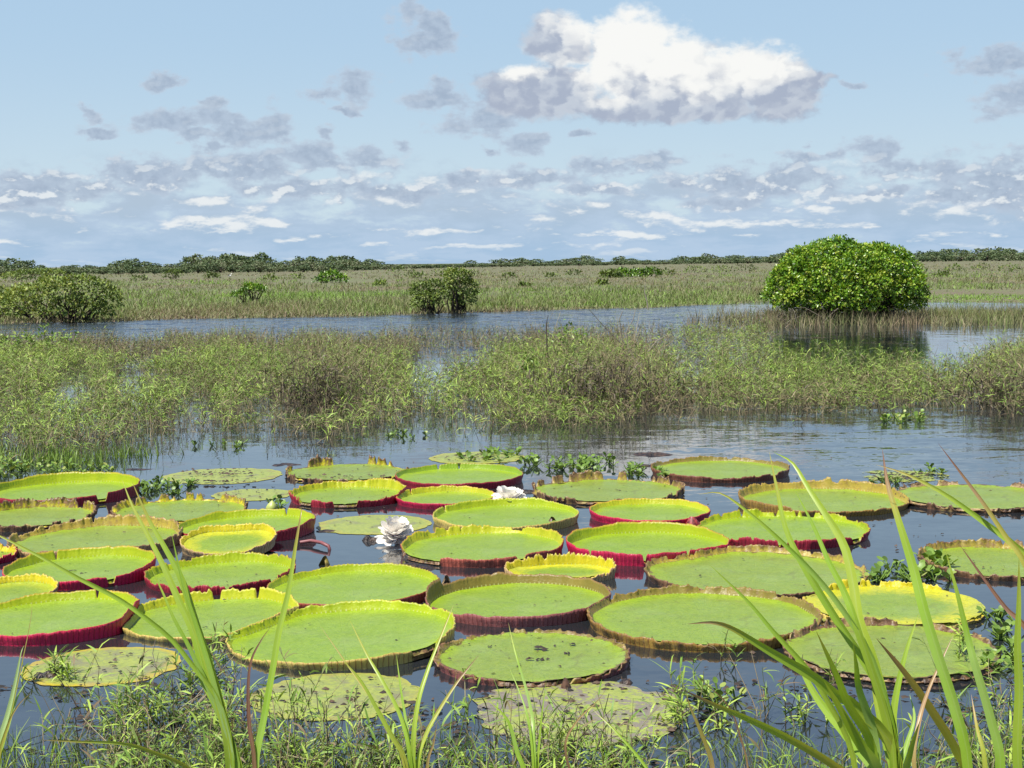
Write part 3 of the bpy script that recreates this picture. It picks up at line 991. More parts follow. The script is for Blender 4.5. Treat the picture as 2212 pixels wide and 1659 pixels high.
KLAB = ['dark rounded tree', 'dull spreading tree', 'pale twiggy tree']
protos = [tree_mesh(kd) for kd in range(9)]
TOP_U = [-400, -100, 0, 40, 75, 120, 160, 230, 265, 300, 335, 375, 420, 470, 520, 560, 600, 650, 700, 750, 800, 840, 900, 1000, 1100, 1135, 1180, 1260, 1300, 1350, 1420, 1500, 1560, 1640, 1700, 1800, 1900, 1990, 2040, 2080, 2140, 2200, 2300, 2700]
TOP_V = [562, 560, 559, 562, 575, 576, 569, 574, 561, 555, 572, 568, 553, 552, 550, 553, 562, 552, 555, 552, 560, 569, 571, 567, 560, 556, 562, 552, 559, 554, 558, 549, 550, 551, 544, 546, 546, 544, 537, 543, 534, 539, 540, 540]
used = set()
ulist = []
x_ = -330.0
while x_ < 2560:
    ulist.append((x_, 0))
    x_ += RNG.uniform(13, 27)
x_ = -330.0
while x_ < 2560:
    ulist.append((x_, 1))
    x_ += RNG.uniform(16, 30)
x_ = -330.0
while x_ < 2560:
    ulist.append((x_, 2))
    x_ += RNG.uniform(18, 34)
for (u_, row) in ulist:
    hz = 567 - 0.0096 * (u_ - 1106)
    D = np.interp(u_, [0, 700, 1000, 1500, 2212], [620, 660, 1050, 1500, 1500]) * (RNG.uniform(0.97, 1.1) if row == 0 else RNG.uniform(0.86, 0.94) if row == 1 else RNG.uniform(0.78, 0.85))
    top = 3.0 + np.interp(u_, TOP_U, TOP_V) + (RNG.normal(0.5, 3.2) if row == 0 else RNG.uniform(4, 12) * (1.0 if u_ < 800 else 0.55) if row == 1 else RNG.uniform(13, 22) * (1.0 if u_ < 800 else 0.5))
    Ht = EYE + (hz - top) * D / FOC
    Ht = max(Ht, 2.0)
    Wt = max(Ht * RNG.uniform(1.0, 1.6), 30 * D / FOC)
    d = ray(u_, hz)
    k = D / d.y
    kd = int(RNG.choice(9, p=[.17, .12, .05, .17, .12, .05, .15, .12, .05] if row == 0 else [.06, .14, .14, .06, .14, .14, .06, .13, .13]))
    src = protos[kd]
    if kd in used:
        o = copy_thing(src, (0, 0, 0))
    else:
        o = src
        used.add(kd)
    o.location = (d.x * k, D, 0.15)
    o.rotation_euler = (0, 0, RNG.uniform(0, 6.28))
    o.scale = (Wt, Wt, Ht / 0.97)
    side = ('left of the frame' if u_ < -30 else 'over the spreading bush' if u_ < 260 else 'over the bright strip' if u_ < 480 else 'over the bent tree' if u_ < 640 else 'over the green shrub' if u_ < 800
            else 'left of the paired shrubs' if u_ < 900 else 'behind the paired shrubs' if u_ < 1060 else 'under the cumulus' if u_ < 1300 else 'over the broad shrub' if u_ < 1450 else 'left of the round tree' if u_ < 1660 else 'behind the round tree' if u_ < 1990 else 'right of the round tree' if u_ < 2240 else 'right of the frame')
    size = ('tall ' if Ht > 6.6 else 'low ' if Ht < 4.2 else '') + ('broad ' if Wt > 1.35 * Ht else 'narrow ' if Wt < 1.12 * Ht else '')
    place = ['on the woods skyline ', 'in the middle of the woods ', 'on the near fringe of the woods '][row]
    lab = size + KLAB[kd % 3] + ' ' + place + side
    while len(lab.split()) > 16 and size:
        size = ' '.join(size.split()[:-1]) + (' ' if len(size.split()) > 1 else '')
        lab = size + KLAB[kd % 3] + ' ' + place + side
    tag(o, lab, 'tree', 'trees of the woods along the horizon')
for kd in range(9):
    if kd not in used:
        for ch in list(protos[kd].children):
            bpy.data.objects.remove(ch)
        bpy.data.objects.remove(protos[kd])

# a white wading bird far out on the bright grass strip
bp = G(497, 603.5)
root = thing('bird', 'white bird with a dark wing tip on the bright grass strip', 'bird', bp)
a = Acc()
k = 1.0
body = np.array([[(-0.25, 0, .62), (-0.12, 0, .66), (0.05, 0, .72), (0.2, 0, .80), (0.24, 0, .98), (0.2, 0, 1.14), (0.3, 0, 1.16), (0.46, 0, 1.12)]])
a.tubes(body + np.array(bp), np.array([[.02, .13, .16, .10, .045, .05, .05, .012]]), 0.9, 0, 8)
mw, t_, b_ = material('white_feather')
b_.inputs['Base Color'].default_value = (0.8, 0.79, 0.75, 1)
md, t_, b_ = material('dark_feather')
b_.inputs['Base Color'].default_value = (0.04, 0.04, 0.045, 1)
a.build('body', mw, root, True, loc=bp)
for sg in (-1, 1):
    a = Acc()
    a.kites(np.array([[0.1, 0.06 * sg, .78]]) + np.array(bp), np.array([[-.9, .25 * sg, .12]]), np.array([[0, sg, .4]]), np.array([.62]), np.array([.26]), [0.5])
    a.build('wing', md if sg < 0 else mw, root, loc=bp)
    a = Acc()
    a.tubes(np.array([[(0.02, .05 * sg, .62), (0.04, .05 * sg, .3), (0.02, .05 * sg, .0)]]) + np.array(bp), 0.014, 0.2, 0, 4)
    a.build('leg', md, root, loc=bp)
# ------------------------------------------------------------------ giant lily pads
def pad_mats():
    m, t, b = material('pad_surface')
    p = t.objco()
    age = t.attr('age')
    rad = t.attr('rad')
    yel = t.attr('yel')
    n1 = t.noise(p, 3.0, 4.0, 0.6)
    n2 = t.noise(p, 16.0, 5.0, 0.6, 0.6)
    n3 = t.noise(p, 55.0, 3.0, 0.6)
    colr = t.mix(age, (0.200, 0.302, 0.024), (0.200, 0.240, 0.038))
    colr = t.mix(t.mul(t.step(n1, 0.40, 0.70), 0.45), colr, (0.200, 0.290, 0.046))
    colr = t.mix(t.mul(t.step(n2, 0.45, 0.72), t.math('MULTIPLY_ADD', age, 0.35, 0.12)), colr, (0.150, 0.185, 0.030))
    edge = t.step(t.math('MULTIPLY_ADD', t.sub(n1, 0.5), 0.25, rad), 0.78, 1.0)
    colr = t.mix(t.mul(edge, t.sub(1.0, t.mul(age, 0.55))), colr, (0.255, 0.360, 0.008))  # lime glow thrown back by the rim, painted into the leaf's outer edge
    colr = t.mix(t.mul(yel, t.step(t.math('MULTIPLY_ADD', t.sub(n2, 0.5), 0.5, rad), 0.52, 0.86)), colr, (0.46, 0.44, 0.018))
    colr = t.mix(t.mul(t.step(t.noise(p, 9.0, 5.0, 0.65, 1.2), 0.44, 0.66), 0.42), colr, t.mix(1.0, colr, (0.72, 0.80, 0.75), 'MULTIPLY'))
    colr = t.mix(t.mul(t.step(t.noise(p, 2.2, 4.0, 0.6), 0.48, 0.70), 0.40), colr, (0.245, 0.325, 0.085))
    wr = t.math('ABSOLUTE', t.sub(t.noise(p, 10.0, 3.0, 0.6, 1.5), 0.5))
    colr = t.mix(t.mul(t.step(wr, 0.040, 0.0), 0.50), colr, t.mix(1.0, colr, (0.55, 0.68, 0.55), 'MULTIPLY'))  # crease shade of the wrinkles, painted as darker lines
    rot_ = t.step(t.math('MULTIPLY_ADD', t.sub(n2, 0.5), 0.22, t.math('MULTIPLY_ADD', t.sub(n1, 0.5), 0.14, rad)), 0.955, 1.0)
    colr = t.mix(t.mul(rot_, t.step(age, 0.2, 0.6)), colr, (0.115, 0.070, 0.032))
    blot = t.step(t.noise(p, 5.0, 5.0, 0.7, 0.5), 0.57, 0.66)
    colr = t.mix(t.mul(blot, t.math('MULTIPLY_ADD', age, 0.62, 0.10)), colr, (0.120, 0.125, 0.035))
    spot = t.step(t.math('MULTIPLY_ADD', t.sub(n3, 0.5), 0.6, n2), 0.70, 0.78)
    colr = t.mix(t.mul(spot, t.math('MULTIPLY_ADD', age, 0.5, 0.10)), colr, (0.060, 0.048, 0.020))
    t.put(b.inputs['Base Color'], colr)
    b.inputs['Roughness'].default_value = 0.40
    b.inputs['Specular IOR Level'].default_value = 0.42
    # fine wrinkles and the network of veins
    ang = t.attr('ang')
    vein = t.math('ABSOLUTE', t.math('SINE', t.mul(ang, 22.0)))
    vein = t.step(vein, 0.0, 0.22)
    w2 = t.noise(t.vmath('MULTIPLY', p, (1.0, 1.5, 1.0)), 13.0, 5.0, 0.62, 1.0)
    hgt = t.add(t.mul(w2, 1.0), t.mul(vein, 0.10))
    t.put(b.inputs['Normal'], t.bump(hgt, 0.75, 0.020))
    surf = m

    m, t, b = material('pad_rim')
    p = t.objco()
    pig = t.attr('pig', 'Color')
    dec = t.attr('dec')
    hh = t.attr('hh')
    arc = t.attr('arc')
    side = t.attr('side')
    ns = t.noise(p, 26.0, 5.0, 0.65)
    nl = t.noise(p, 6.0, 3.0, 0.6)
    arcw = t.math('MULTIPLY_ADD', t.sub(nl, 0.5), 0.03, arc)
    wv = t.math('SINE', t.mul(arcw, 2 * math.pi / 0.040))
    wv2 = t.math('SINE', t.mul(arcw, 2 * math.pi / 0.017))
    # soft lighter blotches, darker veins outside and pale ones
    colr = t.mix(t.mul(t.step(nl, 0.35, 0.7), 0.30), pig, t.mix(1.0, pig, (1.5, 1.25, 1.2), 'MULTIPLY'))
    colr = t.mix(t.mul(t.step(t.add(wv, t.mul(t.sub(ns, 0.5), 0.8)), 0.62, 0.95), t.mul(0.75, side)), colr, t.mix(1.0, pig, (0.42, 0.22, 0.24), 'MULTIPLY'))
    colr = t.mix(t.mul(t.step(hh, 0.72, 1.0), t.mul(0.55, side)), colr, t.mix(1.0, pig, (0.42, 0.30, 0.30), 'MULTIPLY'))  # shade on the rim's upper outside, painted into its colour
    colr = t.mix(t.mul(t.step(wv2, 0.78, 1.0), t.mul(0.18, side)), colr, (0.45, 0.24, 0.14))
    dots = t.mul(t.mul(t.step(wv, 0.45, 0.9), t.step(hh, 0.17, 0.05)), t.sub(1.0, side))  # pale spine bases, with their bright highlights painted in as colour
    colr = t.mix(t.mul(dots, 0.75), colr, (0.56, 0.60, 0.22))
    brown = t.mix(t.step(ns, 0.38, 0.66), (0.045, 0.024, 0.013), (0.27, 0.155, 0.075))
    brown = t.mix(t.step(t.noise(p, 9.0, 2.0), 0.52, 0.7), brown, (0.40, 0.31, 0.10))
    df = t.step(t.add(dec, t.mul(t.sub(ns, 0.5), 0.9)), 0.30, 0.62)
    colr = t.mix(df, colr, brown)
    t.put(b.inputs['Base Color'], colr)
    b.inputs['Roughness'].default_value = 0.40
    b.inputs['Specular IOR Level'].default_value = 0.4
    t.put(b.inputs['Normal'], t.bump(t.add(ns, t.mul(wv, t.math('MULTIPLY_ADD', side, 0.22, 0.05))), 0.5, 0.012))
    tr = t.n.new('ShaderNodeBsdfTranslucent')
    t.put(tr.inputs[0], t.mix(1.0, colr, (1.1, 1.05, 0.7), 'MULTIPLY'))
    mx = t.n.new('ShaderNodeMixShader')
    t.put(mx.inputs[0], t.mul(0.22, t.sub(1.0, side)))
    t.l.new(b.outputs[0], mx.inputs[1])
    t.l.new(tr.outputs[0], mx.inputs[2])
    t.l.new(mx.outputs[0], t.n['Material Output'].inputs[0])
    rim = m

    m, t, b = material('sunken_pad')
    p = t.objco()
    n1 = t.noise(p, 4.0, 5.0, 0.62, 0.4)
    n2 = t.noise(p, 24.0, 4.0, 0.65, 0.4)
    rad = t.attr('rad')
    yel = t.attr('yel')
    patch = t.attr('patch')
    colr = t.mix(t.step(n2, 0.35, 0.68), (0.290, 0.325, 0.060), (0.200, 0.245, 0.052))
    colr = t.mix(t.mul(t.step(n1, 0.50, 0.66), 0.65), colr, (0.150, 0.130, 0.085))
    colr = t.mix(t.mul(t.step(t.math('MULTIPLY_ADD', t.sub(n1, 0.5), 0.5, rad), 0.80, 0.97), yel), colr, (0.42, 0.33, 0.018))
    t.put(b.inputs['Base Color'], colr)
    b.inputs['Roughness'].default_value = 0.45
    t.put(b.inputs['Normal'], t.bump(n2, 0.6, 0.012))
    bm_ = t.step(t.math('MULTIPLY_ADD', t.sub(n2, 0.5), 0.7, n1), 0.44, 0.56)
    colr = t.mix(t.mul(t.attr('brown'), bm_), colr, t.mix(n2, (0.13, 0.105, 0.075), (0.25, 0.215, 0.165)))
    t.put(b.inputs['Base Color'], colr)
    hole = t.step(t.add(t.math('MULTIPLY_ADD', t.sub(n1, 0.5), 1.3, t.mul(t.sub(n2, 0.5), 0.7)), t.math('MULTIPLY_ADD', rad, 0.25, patch)), 0.22, 0.32)
    tp_ = t.n.new('ShaderNodeBsdfTransparent')
    mx = t.n.new('ShaderNodeMixShader')
    t.put(mx.inputs[0], hole)
    t.l.new(b.outputs[0], mx.inputs[1])
    t.l.new(tp_.outputs[0], mx.inputs[2])
    t.l.new(mx.outputs[0], t.n['Material Output'].inputs[0])
    return surf, rim, m


MAT_PAD, MAT_RIM, MAT_SUNK = pad_mats()
RED = (0.60, 0.016, 0.085)
DRED = (0.36, 0.022, 0.048)
RUST = (0.42, 0.11, 0.075)
PURP = (0.30, 0.105, 0.100)
TAN = (0.58, 0.42, 0.20)
YEL = (0.66, 0.54, 0.150)
GOLD = (0.36, 0.23, 0.045)
BRN = (0.20, 0.105, 0.058)
LIME = (0.36, 0.46, 0.010)
LIMEY = (0.46, 0.50, 0.020)
YLW = (0.58, 0.52, 0.020)
GREEN = (0.24, 0.38, 0.020)
OLV = (0.24, 0.20, 0.035)
YBR = (0.42, 0.33, 0.050)


def outline(L, R_, B_):
    uc, wpx = (L + R_) / 2, (R_ - L)
    f = G(uc, B_)
    dc = f.y / (1 - wpx / (2 * FOC))
    r = wpx / 2 * dc / FOC / 1.03
    return Vector((f.x * dc / f.y, dc, 0)), r


PADS = []
QUEUE = []
CIRC = []


def dent(c, r, th):
    """how far a pad reaches in each direction before it meets a neighbour it leans against"""
    lim = np.full(len(th), 9.0)
    for (c2, r2) in CIRC:
        dx_, dy_ = c2.x - c.x, c2.y - c.y
        d_ = math.hypot(dx_, dy_)
        if d_ < 1e-6 or d_ > r + r2:
            continue
        a_ = (d_ * d_ + r * r - r2 * r2) / (2 * d_) - 0.012
        cs = np.cos(th - math.atan2(dy_, dx_))
        lim = np.minimum(lim, np.where(cs > 0.05, a_ / np.maximum(cs, 0.05), 9.0))
    q_ = lim / r
    q_ = np.where(q_ > 1.02, 1.0, q_)
    for k_ in range(3):
        q_ = np.minimum(q_, (np.roll(q_, 1) + np.roll(q_, -1) + 2 * q_) / 4 + 0.002)
    return np.clip(q_, 0.4, 1.0)


def lily_pad(*args, **kw):
    QUEUE.append((args, kw))
    CIRC.append(outline(*args[1:4]))



def bumps(th, lst, soft=0.02):
    """1 inside the listed intervals of angle (degrees), 0 outside"""
    g = np.zeros_like(th)
    d = np.degrees(th) % 360
    for lo, hi in lst:
        for o in (-360, 0, 360):
            g = np.maximum(g, sst(d + o, lo - 1.5, lo + 0.5) * sst(-(d + o), -hi - 1.5, -hi + 0.5))
    return g


def make_pad(seed, L, R, B, h, lab, o=RED, i=LIME, age=0.2, rag=0.0, hb=1.0, gaps=(), slits=(), dec=0.0, yel=0.0, cren=0.02, lean=0.05, back=None, oback=None, ragzone=None, tall=None, tilt=0.0, roll=0.0, sq=1.0):
    c, r = outline(L, R, B)
    h0 = 0.86 * h * (c.y - r) / FOC
    PADS.append((c, r, h0, age))
    root = thing('lily_pad', lab, 'lily pad', c, 'giant lily pads on the water')
    root.rotation_euler = (math.radians(tilt), math.radians(-roll), 0)
    root.scale = (1, sq, 1)
    root.location.y -= r * (1 - sq)
    root.location.z += math.sin(math.radians(tilt)) * r * 0.9
    # the leaf surface
    nA, nR = 144, 15
    th = np.arange(nA) * 2 * math.pi / nA
    wob = 1 + 0.022 * (cnoise(th, 1.3, seed) - 0.5) * 2 + 0.010 * (cnoise(th, 6.0, seed + 3) - 0.5) * 2 * (1 + 3 * rag)
    wob = np.minimum(wob, dent(c, r, th))
    rf = np.linspace(0, 1, nR) ** 0.9
    RR, TH = np.meshgrid(rf, th, indexing='ij')
    X = RR * np.cos(TH) * r * wob[None, :]
    Y = RR * np.sin(TH) * r * wob[None, :]
    z0 = 0.022 + 0.018 * (seed % 3) / 2 + 0.004 * rag
    Z = z0 + (fbm(X, Y, 4.5, seed, 3) - 0.5) * 0.020 + 0.016 * sst(RR, 0.86, 1.0) - 0.02 * rag * (cnoise(TH, 2.0, seed + 9) > 0.62) * sst(RR, 0.8, 1.0)
    a = Acc()
    I = np.arange(X.size).reshape(X.shape)
    J = np.roll(I, -1, 1)
    F = np.stack([I[:-1], I[1:], J[1:], J[:-1]], -1).reshape(-1, 4)
    a.add(np.stack([X, Y, Z], -1).reshape(-1, 3), F, 0, rad=RR.ravel(), ang=np.abs(((TH + math.pi) % (2 * math.pi)) - math.pi).ravel(), age=age, yel=yel)
    a.build('leaf_surface', MAT_PAD, root, True)
    # the upturned rim
    n = 432
    th = np.arange(n) * 2 * math.pi / n
    wobr = np.interp(th, np.append(np.arange(nA) * 2 * math.pi / nA, 2 * math.pi), np.append(wob, wob[0]))
    hk = 1 + (0.26 + 0.3 * rag) * (cnoise(th, 1.8, seed + 1) - 0.5) * 2 + (0.12 + 0.2 * rag) * (cnoise(th, 9.0, seed + 2) - 0.5) * 2
    hb = hb * 1.5
    backness = 0.5 + 0.5 * np.sin(th)
    hk = hk * (1 + (hb - 1) * backness)
    npl = max(30, int(round(2 * math.pi * r / 0.040)))
    ph = np.sin(th * npl + 1.5 * cnoise(th, 3, seed + 7))
    hk = hk * (1 + cren * 0.6 * ph * (0.1 + 1.5 * cnoise(th, 5.0, seed + 23)) + cren * 1.2 * (RNG.random(n) - 0.5))
    for sdeg in slits:
        dd = np.abs(((np.degrees(th) - sdeg + 180) % 360) - 180)
        hk = hk * (1 - 0.92 * np.exp(-(dd / 0.9) ** 2))
    g = bumps(th, gaps)
    edge_n = cnoise(th, 7.0, seed + 11)
    if rag:
        zone = bumps(th, ragzone) if ragzone else np.ones(n)
        rg = sst(edge_n, 0.30 + 0.30 * rag, 0.30 - 0.10 + 0.30 * rag + 0.05)
        hk = hk * (1 - zone * np.clip(rag * 1.1, 0, 0.9) * rg) * (1 + zone * rag * 0.45 * (cnoise(th, 22, seed + 5) - 0.5) * 2)
    if tall:
        hk = hk * (1 + 0.6 * bumps(th, tall))
    hk = np.maximum(hk * (1 - 0.95 * g), 0.04)
    hz = h0 * hk
    crump = (0.006 + rag * 0.065) * (cnoise(th, 18.0, seed + 13) - 0.5) * 2
    rows = []
    ocol = np.tile(np.array(o), (n, 1))
    icol = np.tile(np.array(i), (n, 1))
    if oback is not None:
        ocol = ocol * (1 - backness[:, None]) + np.array(oback) * backness[:, None]
    tone = (cnoise(th, 2.2, seed + 17)[:, None] - 0.5) * 0.5
    ocol, icol = ocol * (1 + tone), icol * (1 + 0.6 * tone)
    lip = ocol * 0.35 + icol * 0.65
    thick = 0.010
    rb = r * wobr
    lea = h0 * lean * (0.6 + 0.8 * cnoise(th, 2.0, seed + 19))
    curl = 0.006 * ph * (0.3 + 1.2 * cnoise(th, 4.0, seed + 29))
    prof = [(-0.022, 0.0, 0, 0.0), (0.10, 0.10, 0.15, 0.05), (0.40, 0.75, 0.5, 0.4), (0.75, 0.95, 0.9, 0.75), (1.0, 1.0, 1.2, 1.0)]
    spec = []
    for (zf, bulge, cf, hrow) in prof:
        z = np.where(zf < 0, zf, hz * max(zf, 0) + (z0 - 0.01) * 0.4)
        rr_ = rb + 0.014 * bulge * min(1.0, h0 / 0.05) + lea * max(zf, 0) ** 1.5 + curl * cf * 0.55 + crump * max(zf, 0)
        spec.append((rr_, z, ocol, hrow, 1.0, 0.25 * hrow))
    rt_, zt_ = spec[-1][0], spec[-1][1]
    spec.append((rt_ - thick * 0.7, zt_ + 0.002, lip, 1.0, 0.5, 0.35))
    for zf, hrow in ((0.80, 0.8), (0.45, 0.4), (0.12, 0.10), (-1, 0.0)):
        k0 = spec[3][0] if zf > 0.6 else spec[2][0] if zf > 0.3 else spec[1][0]
        rr_ = k0 - thick * (1.3 if zf > 0.3 else 2.0)
        z = z0 + 0.012 + (zt_ - z0 - 0.012) * max(zf, 0)
        z = np.minimum(z, np.maximum(zt_, z0 + 0.004))
        if zf < 0:
            rr_, z = rb * 0.985 - 0.012, np.full(n, z0 + 0.002)
        spec.append((rr_, z, icol, hrow, 0.0, 0.2 * hrow))
    V, pig, dc_, hh_, ar_, sd_ = [], [], [], [], [], []
    arc = np.minimum(th, 2 * math.pi - th) * r
    for (rr_, z, col_, hrow, sd, dk) in spec:
        V.append(np.stack([rr_ * np.cos(th), rr_ * np.sin(th), z + 0 * th], -1))
        pig.append(col_)
        dloc = dec + dk * rag * 1.3 + 0.55 * rag * (edge_n - 0.45) + g * 0.5
        dc_.append(dloc)
        hh_.append(np.full(n, hrow))
        ar_.append(arc)
        sd_.append(np.full(n, sd))
    I = np.arange(len(spec) * n).reshape(len(spec), n)
    J = np.roll(I, -1, 1)
    F = np.stack([I[:-1], J[:-1], J[1:], I[1:]], -1).reshape(-1, 4)
    a = Acc()
    a.add(np.concatenate(V), F, 0, pig=np.concatenate(pig), dec=np.concatenate(dc_), hh=np.concatenate(hh_), arc=np.concatenate(ar_), side=np.concatenate(sd_))
    a.build('rim', MAT_RIM, root, True)
    return root


lily_pad(1, -30, 303, 1097, 19, 'bright green pad with dark red rim, farthest back at the left edge', DRED, LIME, 0.15, gaps=[(312, 319)], hb=1.25, roll=1.0)
lily_pad(2, -62, 207, 1149, 12, 'dull pad with crinkled yellow back and rotten front rim at the left edge', BRN, YLW, 0.7, 0.55, 1.9, dec=0.38, cren=0.07)
lily_pad(3, -98, 34, 1222, 17, 'sliver of a red rimmed pad cut off by the left edge beside an olive pad', RED, YLW, 0.4, 0.3, dec=0.1)
lily_pad(4, 244, 539, 1136, 11, 'pad with frayed yellow back rim and ragged brown front rim right of the leftmost hyacinths', BRN, YLW, 0.65, 0.5, 1.6, dec=0.35, cren=0.07)
lily_pad(5, 382, 685, 1176, 20, 'clean bright green pad with deep red rim directly in front of the lily bud', DRED, LIME, 0.1, hb=1.05, slits=(62,), roll=2.2)
lily_pad(6, 23, 397, 1208, 16, 'olive pad with yellow brown rim and pinkish tan front, left of the deep red one', TAN, YBR, 0.6, 0.35, 1.5, dec=0.29, cren=0.045, roll=1.2)
lily_pad(7, 392, 598, 1207, 13, 'small tilted yellow pad with tan front between two red rimmed pads', TAN, YLW, 0.2, 0.15, 1.3, yel=0.8, cren=0.05, tilt=7, roll=1.5)
lily_pad(8, 13, 338, 1276, 20, 'bright pad near the left edge with dark smudges and a split red rim', RED, LIME, 0.15, hb=1.3, gaps=[(306, 311)], slits=(125,), roll=1.6)
lily_pad(9, 315, 642, 1287, 22, 'pad with dark red scalloped front rim and dark specks in the left middle', DRED, LIME, 0.25, 0.18, 1.1, gaps=[(322, 328)], cren=0.06, slits=(250, 285), roll=1.4, dec=0.04)
lily_pad(10, -72, 124, 1318, 15, 'yellow rimmed pad with tan ribbed front at the left edge behind the vivid red pad', TAN, YLW, 0.25, 0.1, 1.3, yel=0.35, cren=0.05, tilt=4)
lily_pad(11, -82, 313, 1397, 27, 'large bright pad with vivid magenta red front rim, nearest at the left edge', RED, LIME, 0.1, hb=0.95, slits=(75,), roll=2.0)
lily_pad(12, 260, 650, 1390, 15, 'green pad with yellow outer rim and notched lime back rim beside the vivid red one', YEL, LIMEY, 0.2, 0.12, 1.7, slits=(66, 67, 97, 98), cren=0.05, gaps=[(94, 96)], roll=1.8, dec=0.05)
lily_pad(13, 574, 953, 1323, 17, 'broad green pad with rust red front rim left of the centre', RUST, LIME, 0.12, hb=1.15, cren=0.04, roll=1.2)
lily_pad(14, 490, 995, 1451, 20, 'largest green pad, front left of the centre, with ribbed yellow outer rim', YEL, LIME, 0.12, 0.14, 1.2, gaps=[(312, 330)], dec=0.03, cren=0.045, roll=2.6)
lily_pad(15, 616, 882, 1044, 7, 'flat decayed pad with yellow scraps of rim in the back row behind the centre left', BRN, YLW, 0.85, 0.8, 2.3, gaps=[(75, 108)], dec=0.32, cren=0.07)
lily_pad(16, 626, 880, 1098, 16, 'lime green pad with broken dark red front rim left of the farther white flower', DRED, LIMEY, 0.35, 0.4, 1.2, gaps=[(222, 236), (262, 284)], ragzone=[(190, 350)], cren=0.05)
lily_pad(17, 852, 1133, 1060, 14, 'green pad with red front rim and notched back rim, behind the farther white flower', DRED, GREEN, 0.15, hb=1.1, slits=(92, 112))
lily_pad(18, 855, 1073, 1101, 13, 'small yellow green pad with vivid crimson rim touching the farther white flower', RED, LIMEY, 0.1, hb=1.2, slits=(140,), yel=0.15)
lily_pad(19, 932, 1254, 1153, 15, 'green pad with yellow green outer rim in front of the farther white flower', YEL, LIME, 0.15, 0.05, 1.2, slits=(150,), cren=0.05, roll=0.6)
lily_pad(20, 864, 1222, 1228, 20, 'green pad right of the nearer white flower with rusty front rim missing at the left', RUST, LIMEY, 0.2, 0.25, 1.1, gaps=[(192, 240), (296, 301)], ragzone=[(60, 140)], dec=0.10, cren=0.045, roll=0.8)
lily_pad(21, 1271, 1535, 1138, 15, 'small yellow green pad with crimson rim standing in open water right of the centre', RED, LIMEY, 0.1, hb=1.0)
lily_pad(22, 1220, 1578, 1225, 27, 'bright pad with tall slit crimson front rim right of the centre', RED, LIME, 0.1, hb=0.85, slits=(222, 263, 300), cren=0.03)
lily_pad(23, 1088, 1331, 1262, 10, 'small crumpled bright yellow pad in the centre', TAN, YLW, 0.1, 0.25, 2.6, yel=1.0, cren=0.12, sq=0.62)
lily_pad(24, 916, 1324, 1357, 26, 'pad with thick purplish brown front rim in the centre', PURP, OLV, 0.2, 0.06, 0.95, dec=0.09, gaps=[(198, 203)], tall=[(150, 175)], roll=1.4)
lily_pad(25, 934, 1368, 1488, 15, 'dull pad with curled brown rim and black flecks, nearest of all at the centre', PURP, OLV, 0.6, 0.5, 1.0, gaps=[(250, 292)], dec=0.31, cren=0.045)
lily_pad(26, 1264, 1776, 1412, 23, 'very wide pad with golden brown rim right of the centre, nearest intact one', GOLD, OLV, 0.35, 0.30, 0.95, dec=0.29, cren=0.05)
lily_pad(27, 1388, 1876, 1298, 14, 'wide pale pad with crusty tan back rim behind the golden brown one', BRN, YBR, 0.55, 0.4, 1.35, dec=0.35, gaps=[(320, 334)], cren=0.045)
lily_pad(28, 1147, 1481, 1093, 14, 'decayed pad with torn brown rim in the back row right of the centre', BRN, YBR, 0.75, 0.65, 1.2, gaps=[(242, 255), (285, 305)], dec=0.36)
lily_pad(29, 1405, 1707, 1044, 14, 'even pad with olive and reddish brown rim alone farthest back on the right', (0.22, 0.08, 0.05), OLV, 0.4, 0.25, 0.9, gaps=[(205, 215)], dec=0.29)
lily_pad(30, 1594, 1962, 1118, 15, 'pad with mottled golden yellow rim in open water on the right', GOLD, YBR, 0.45, 0.25, 1.35, dec=0.29, cren=0.045)
lily_pad(31, 1503, 1878, 1189, 20, 'green pad with torn dark crimson front rim and notched back rim on the right', DRED, LIME, 0.15, 0.25, 0.95, slits=(70, 85, 110, 258, 262), gaps=[(58, 66), (312, 322)], cren=0.05)
lily_pad(32, 1930, 2286, 1110, 11, 'dull pad with rotten brown rim cut by the right edge, farther of two', BRN, TAN, 0.7, 0.6, 1.2, gaps=[(238, 248), (270, 276)], dec=0.41)
lily_pad(33, 1985, 2340, 1258, 13, 'pad with yellow and brown curled back rim cut by the right edge, nearer of two', BRN, YBR, 0.55, 0.4, 1.5, dec=0.38, gaps=[(268, 280)])
lily_pad(34, 1729, 2128, 1364, 4, 'flattened pad with bright yellow edge among the grass blades on the right', YEL, YLW, 0.3, 0.5, 5.0, yel=1.0, gaps=[(330, 395), (130, 160)], cren=0.10)
lily_pad(35, 1686, 2160, 1482, 13, 'low pad with crusty brown back rim behind the tall grass clump at the right', BRN, BRN, 0.8, 0.5, 1.7, gaps=[(215, 345)], dec=0.43)


for args, kw in QUEUE:
    make_pad(*args, **kw)


